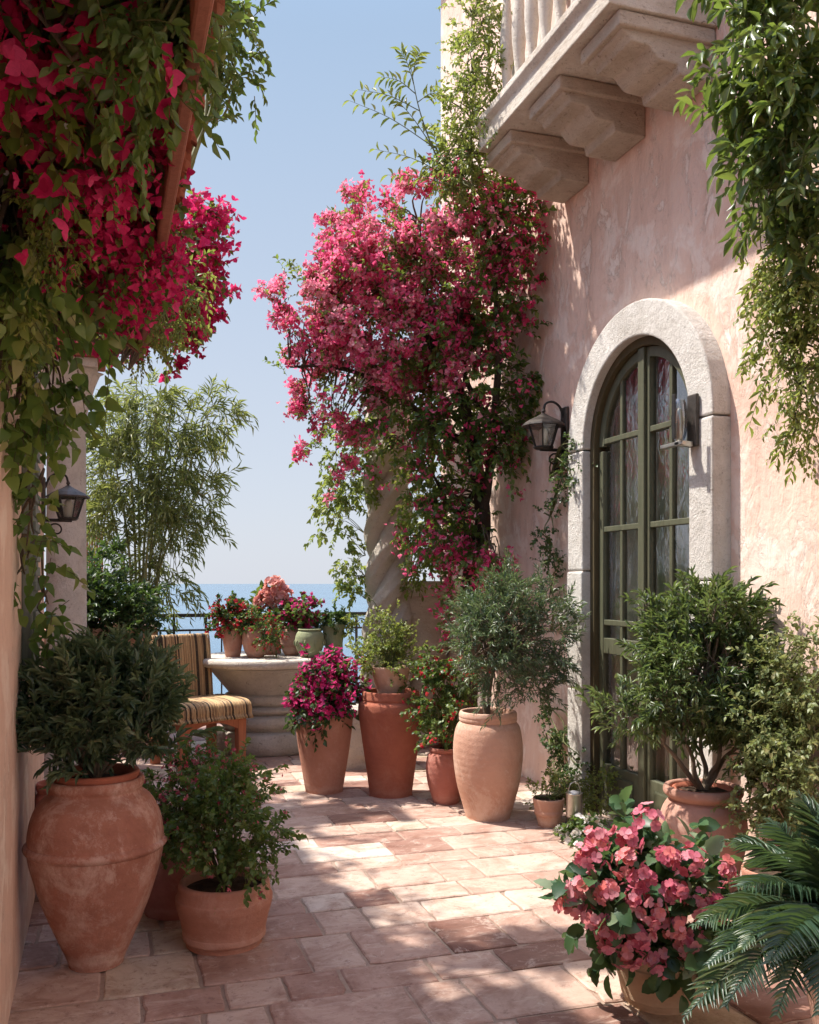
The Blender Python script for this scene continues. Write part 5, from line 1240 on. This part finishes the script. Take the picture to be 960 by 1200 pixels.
t, _ = climber('unseen_shade_creeper', 'unseen leafy creeper added on the shade block to soften its shadow', 'climbing plant',  # hidden foliage added to break up the block's shadow edge
        [(np.array([-.62, yy, 3.27]), np.array([.16, .4, .14]), 900) for yy in (5.4, 6.1, 6.8, 7.5)],
        (40, 3, 7, .12, .058, .044, L_HEART, .1, .5, .4, .3, .05, .25, 1.0), M['lf_ivy'], (-.62, 6.4, 3.2), [np.array([-.62, 5.2 + .2 * k, 3.18]) for k in range(14)], 'bark')

# ================================================================== CAMERA, LIGHT, WORLD
cam = bpy.data.cameras.new('camera'); co = bpy.data.objects.new('camera', cam); COL.objects.link(co)
cam.sensor_fit = 'AUTO'; cam.sensor_width = 36; cam.lens = 36 * F / 1200; cam.shift_y = 83 / 1200
cam.clip_start = .05; cam.clip_end = 100000
co.location = (0, 0, H); co.rotation_euler = (PI / 2, 0, -TH)
scn.camera = co

SD = Vector((-1, .72, 2.0)).normalized()          # towards the sun
sun = bpy.data.lights.new('sun', 'SUN'); so = bpy.data.objects.new('sun', sun); COL.objects.link(so)
sun.energy = 2.5; sun.angle = math.radians(1.0); sun.color = (1, .925, .83)
so.rotation_euler = SD.to_track_quat('Z', 'Y').to_euler(); so.location = (-4, 6, 9)
w = bpy.data.worlds.new('World'); scn.world = w; w.use_nodes = True
nt = w.node_tree; nt.nodes.clear()
ow = nt.nodes.new('ShaderNodeOutputWorld'); bg = nt.nodes.new('ShaderNodeBackground'); sky = nt.nodes.new('ShaderNodeTexSky')
sky.sky_type = 'NISHITA'; sky.sun_disc = False
sky.sun_elevation = math.asin(SD.z); sky.sun_rotation = math.atan2(SD.x, SD.y)
sky.air_density = 1.0; sky.dust_density = 1.6; sky.ozone_density = 1.6; sky.altitude = 0
bg.inputs[1].default_value = .15
# summer haze: a pale veil that is thick along the horizon and thins out with height, over the clear sky
gm = nt.nodes.new('ShaderNodeTexCoord'); sz = nt.nodes.new('ShaderNodeSeparateXYZ'); nt.links.new(gm.outputs['Generated'], sz.inputs[0])
mr = nt.nodes.new('ShaderNodeMapRange'); mr.interpolation_type = 'SMOOTHSTEP'; mr.inputs[1].default_value = .5; mr.inputs[2].default_value = .8; mr.inputs[3].default_value = .97; mr.inputs[4].default_value = .15
nt.links.new(sz.outputs[2], mr.inputs[0])
hz = nt.nodes.new('ShaderNodeValToRGB'); hz.color_ramp.elements[0].position = 0; hz.color_ramp.elements[0].color = (1.4, 1.47, 1.62, 1); hz.color_ramp.elements[1].position = .55; hz.color_ramp.elements[1].color = (.78, 1.08, 1.5, 1)
nt.links.new(sz.outputs[2], hz.inputs[0])
pw_ = nt.nodes.new('ShaderNodeMath'); pw_.operation = 'POWER'; pw_.inputs[1].default_value = 1.0; nt.links.new(mr.outputs[0], pw_.inputs[0])
mx = nt.nodes.new('ShaderNodeMix'); mx.data_type = 'RGBA'
nt.links.new(pw_.outputs[0], mx.inputs[0]); nt.links.new(sky.outputs[0], mx.inputs[6]); nt.links.new(hz.outputs[0], mx.inputs[7]); nt.links.new(mx.outputs[2], bg.inputs[0])
nt.links.new(bg.outputs[0], ow.inputs[0])
scn.view_settings.view_transform = 'Standard'; scn.view_settings.look = 'None'; scn.view_settings.gamma = 1; scn.view_settings.exposure = 1.72
scn.render.film_transparent = False
scn.cycles.use_denoising = True
scn.cycles.max_bounces = 14; scn.cycles.diffuse_bounces = 10; scn.cycles.transmission_bounces = 10; scn.cycles.transparent_max_bounces = 16
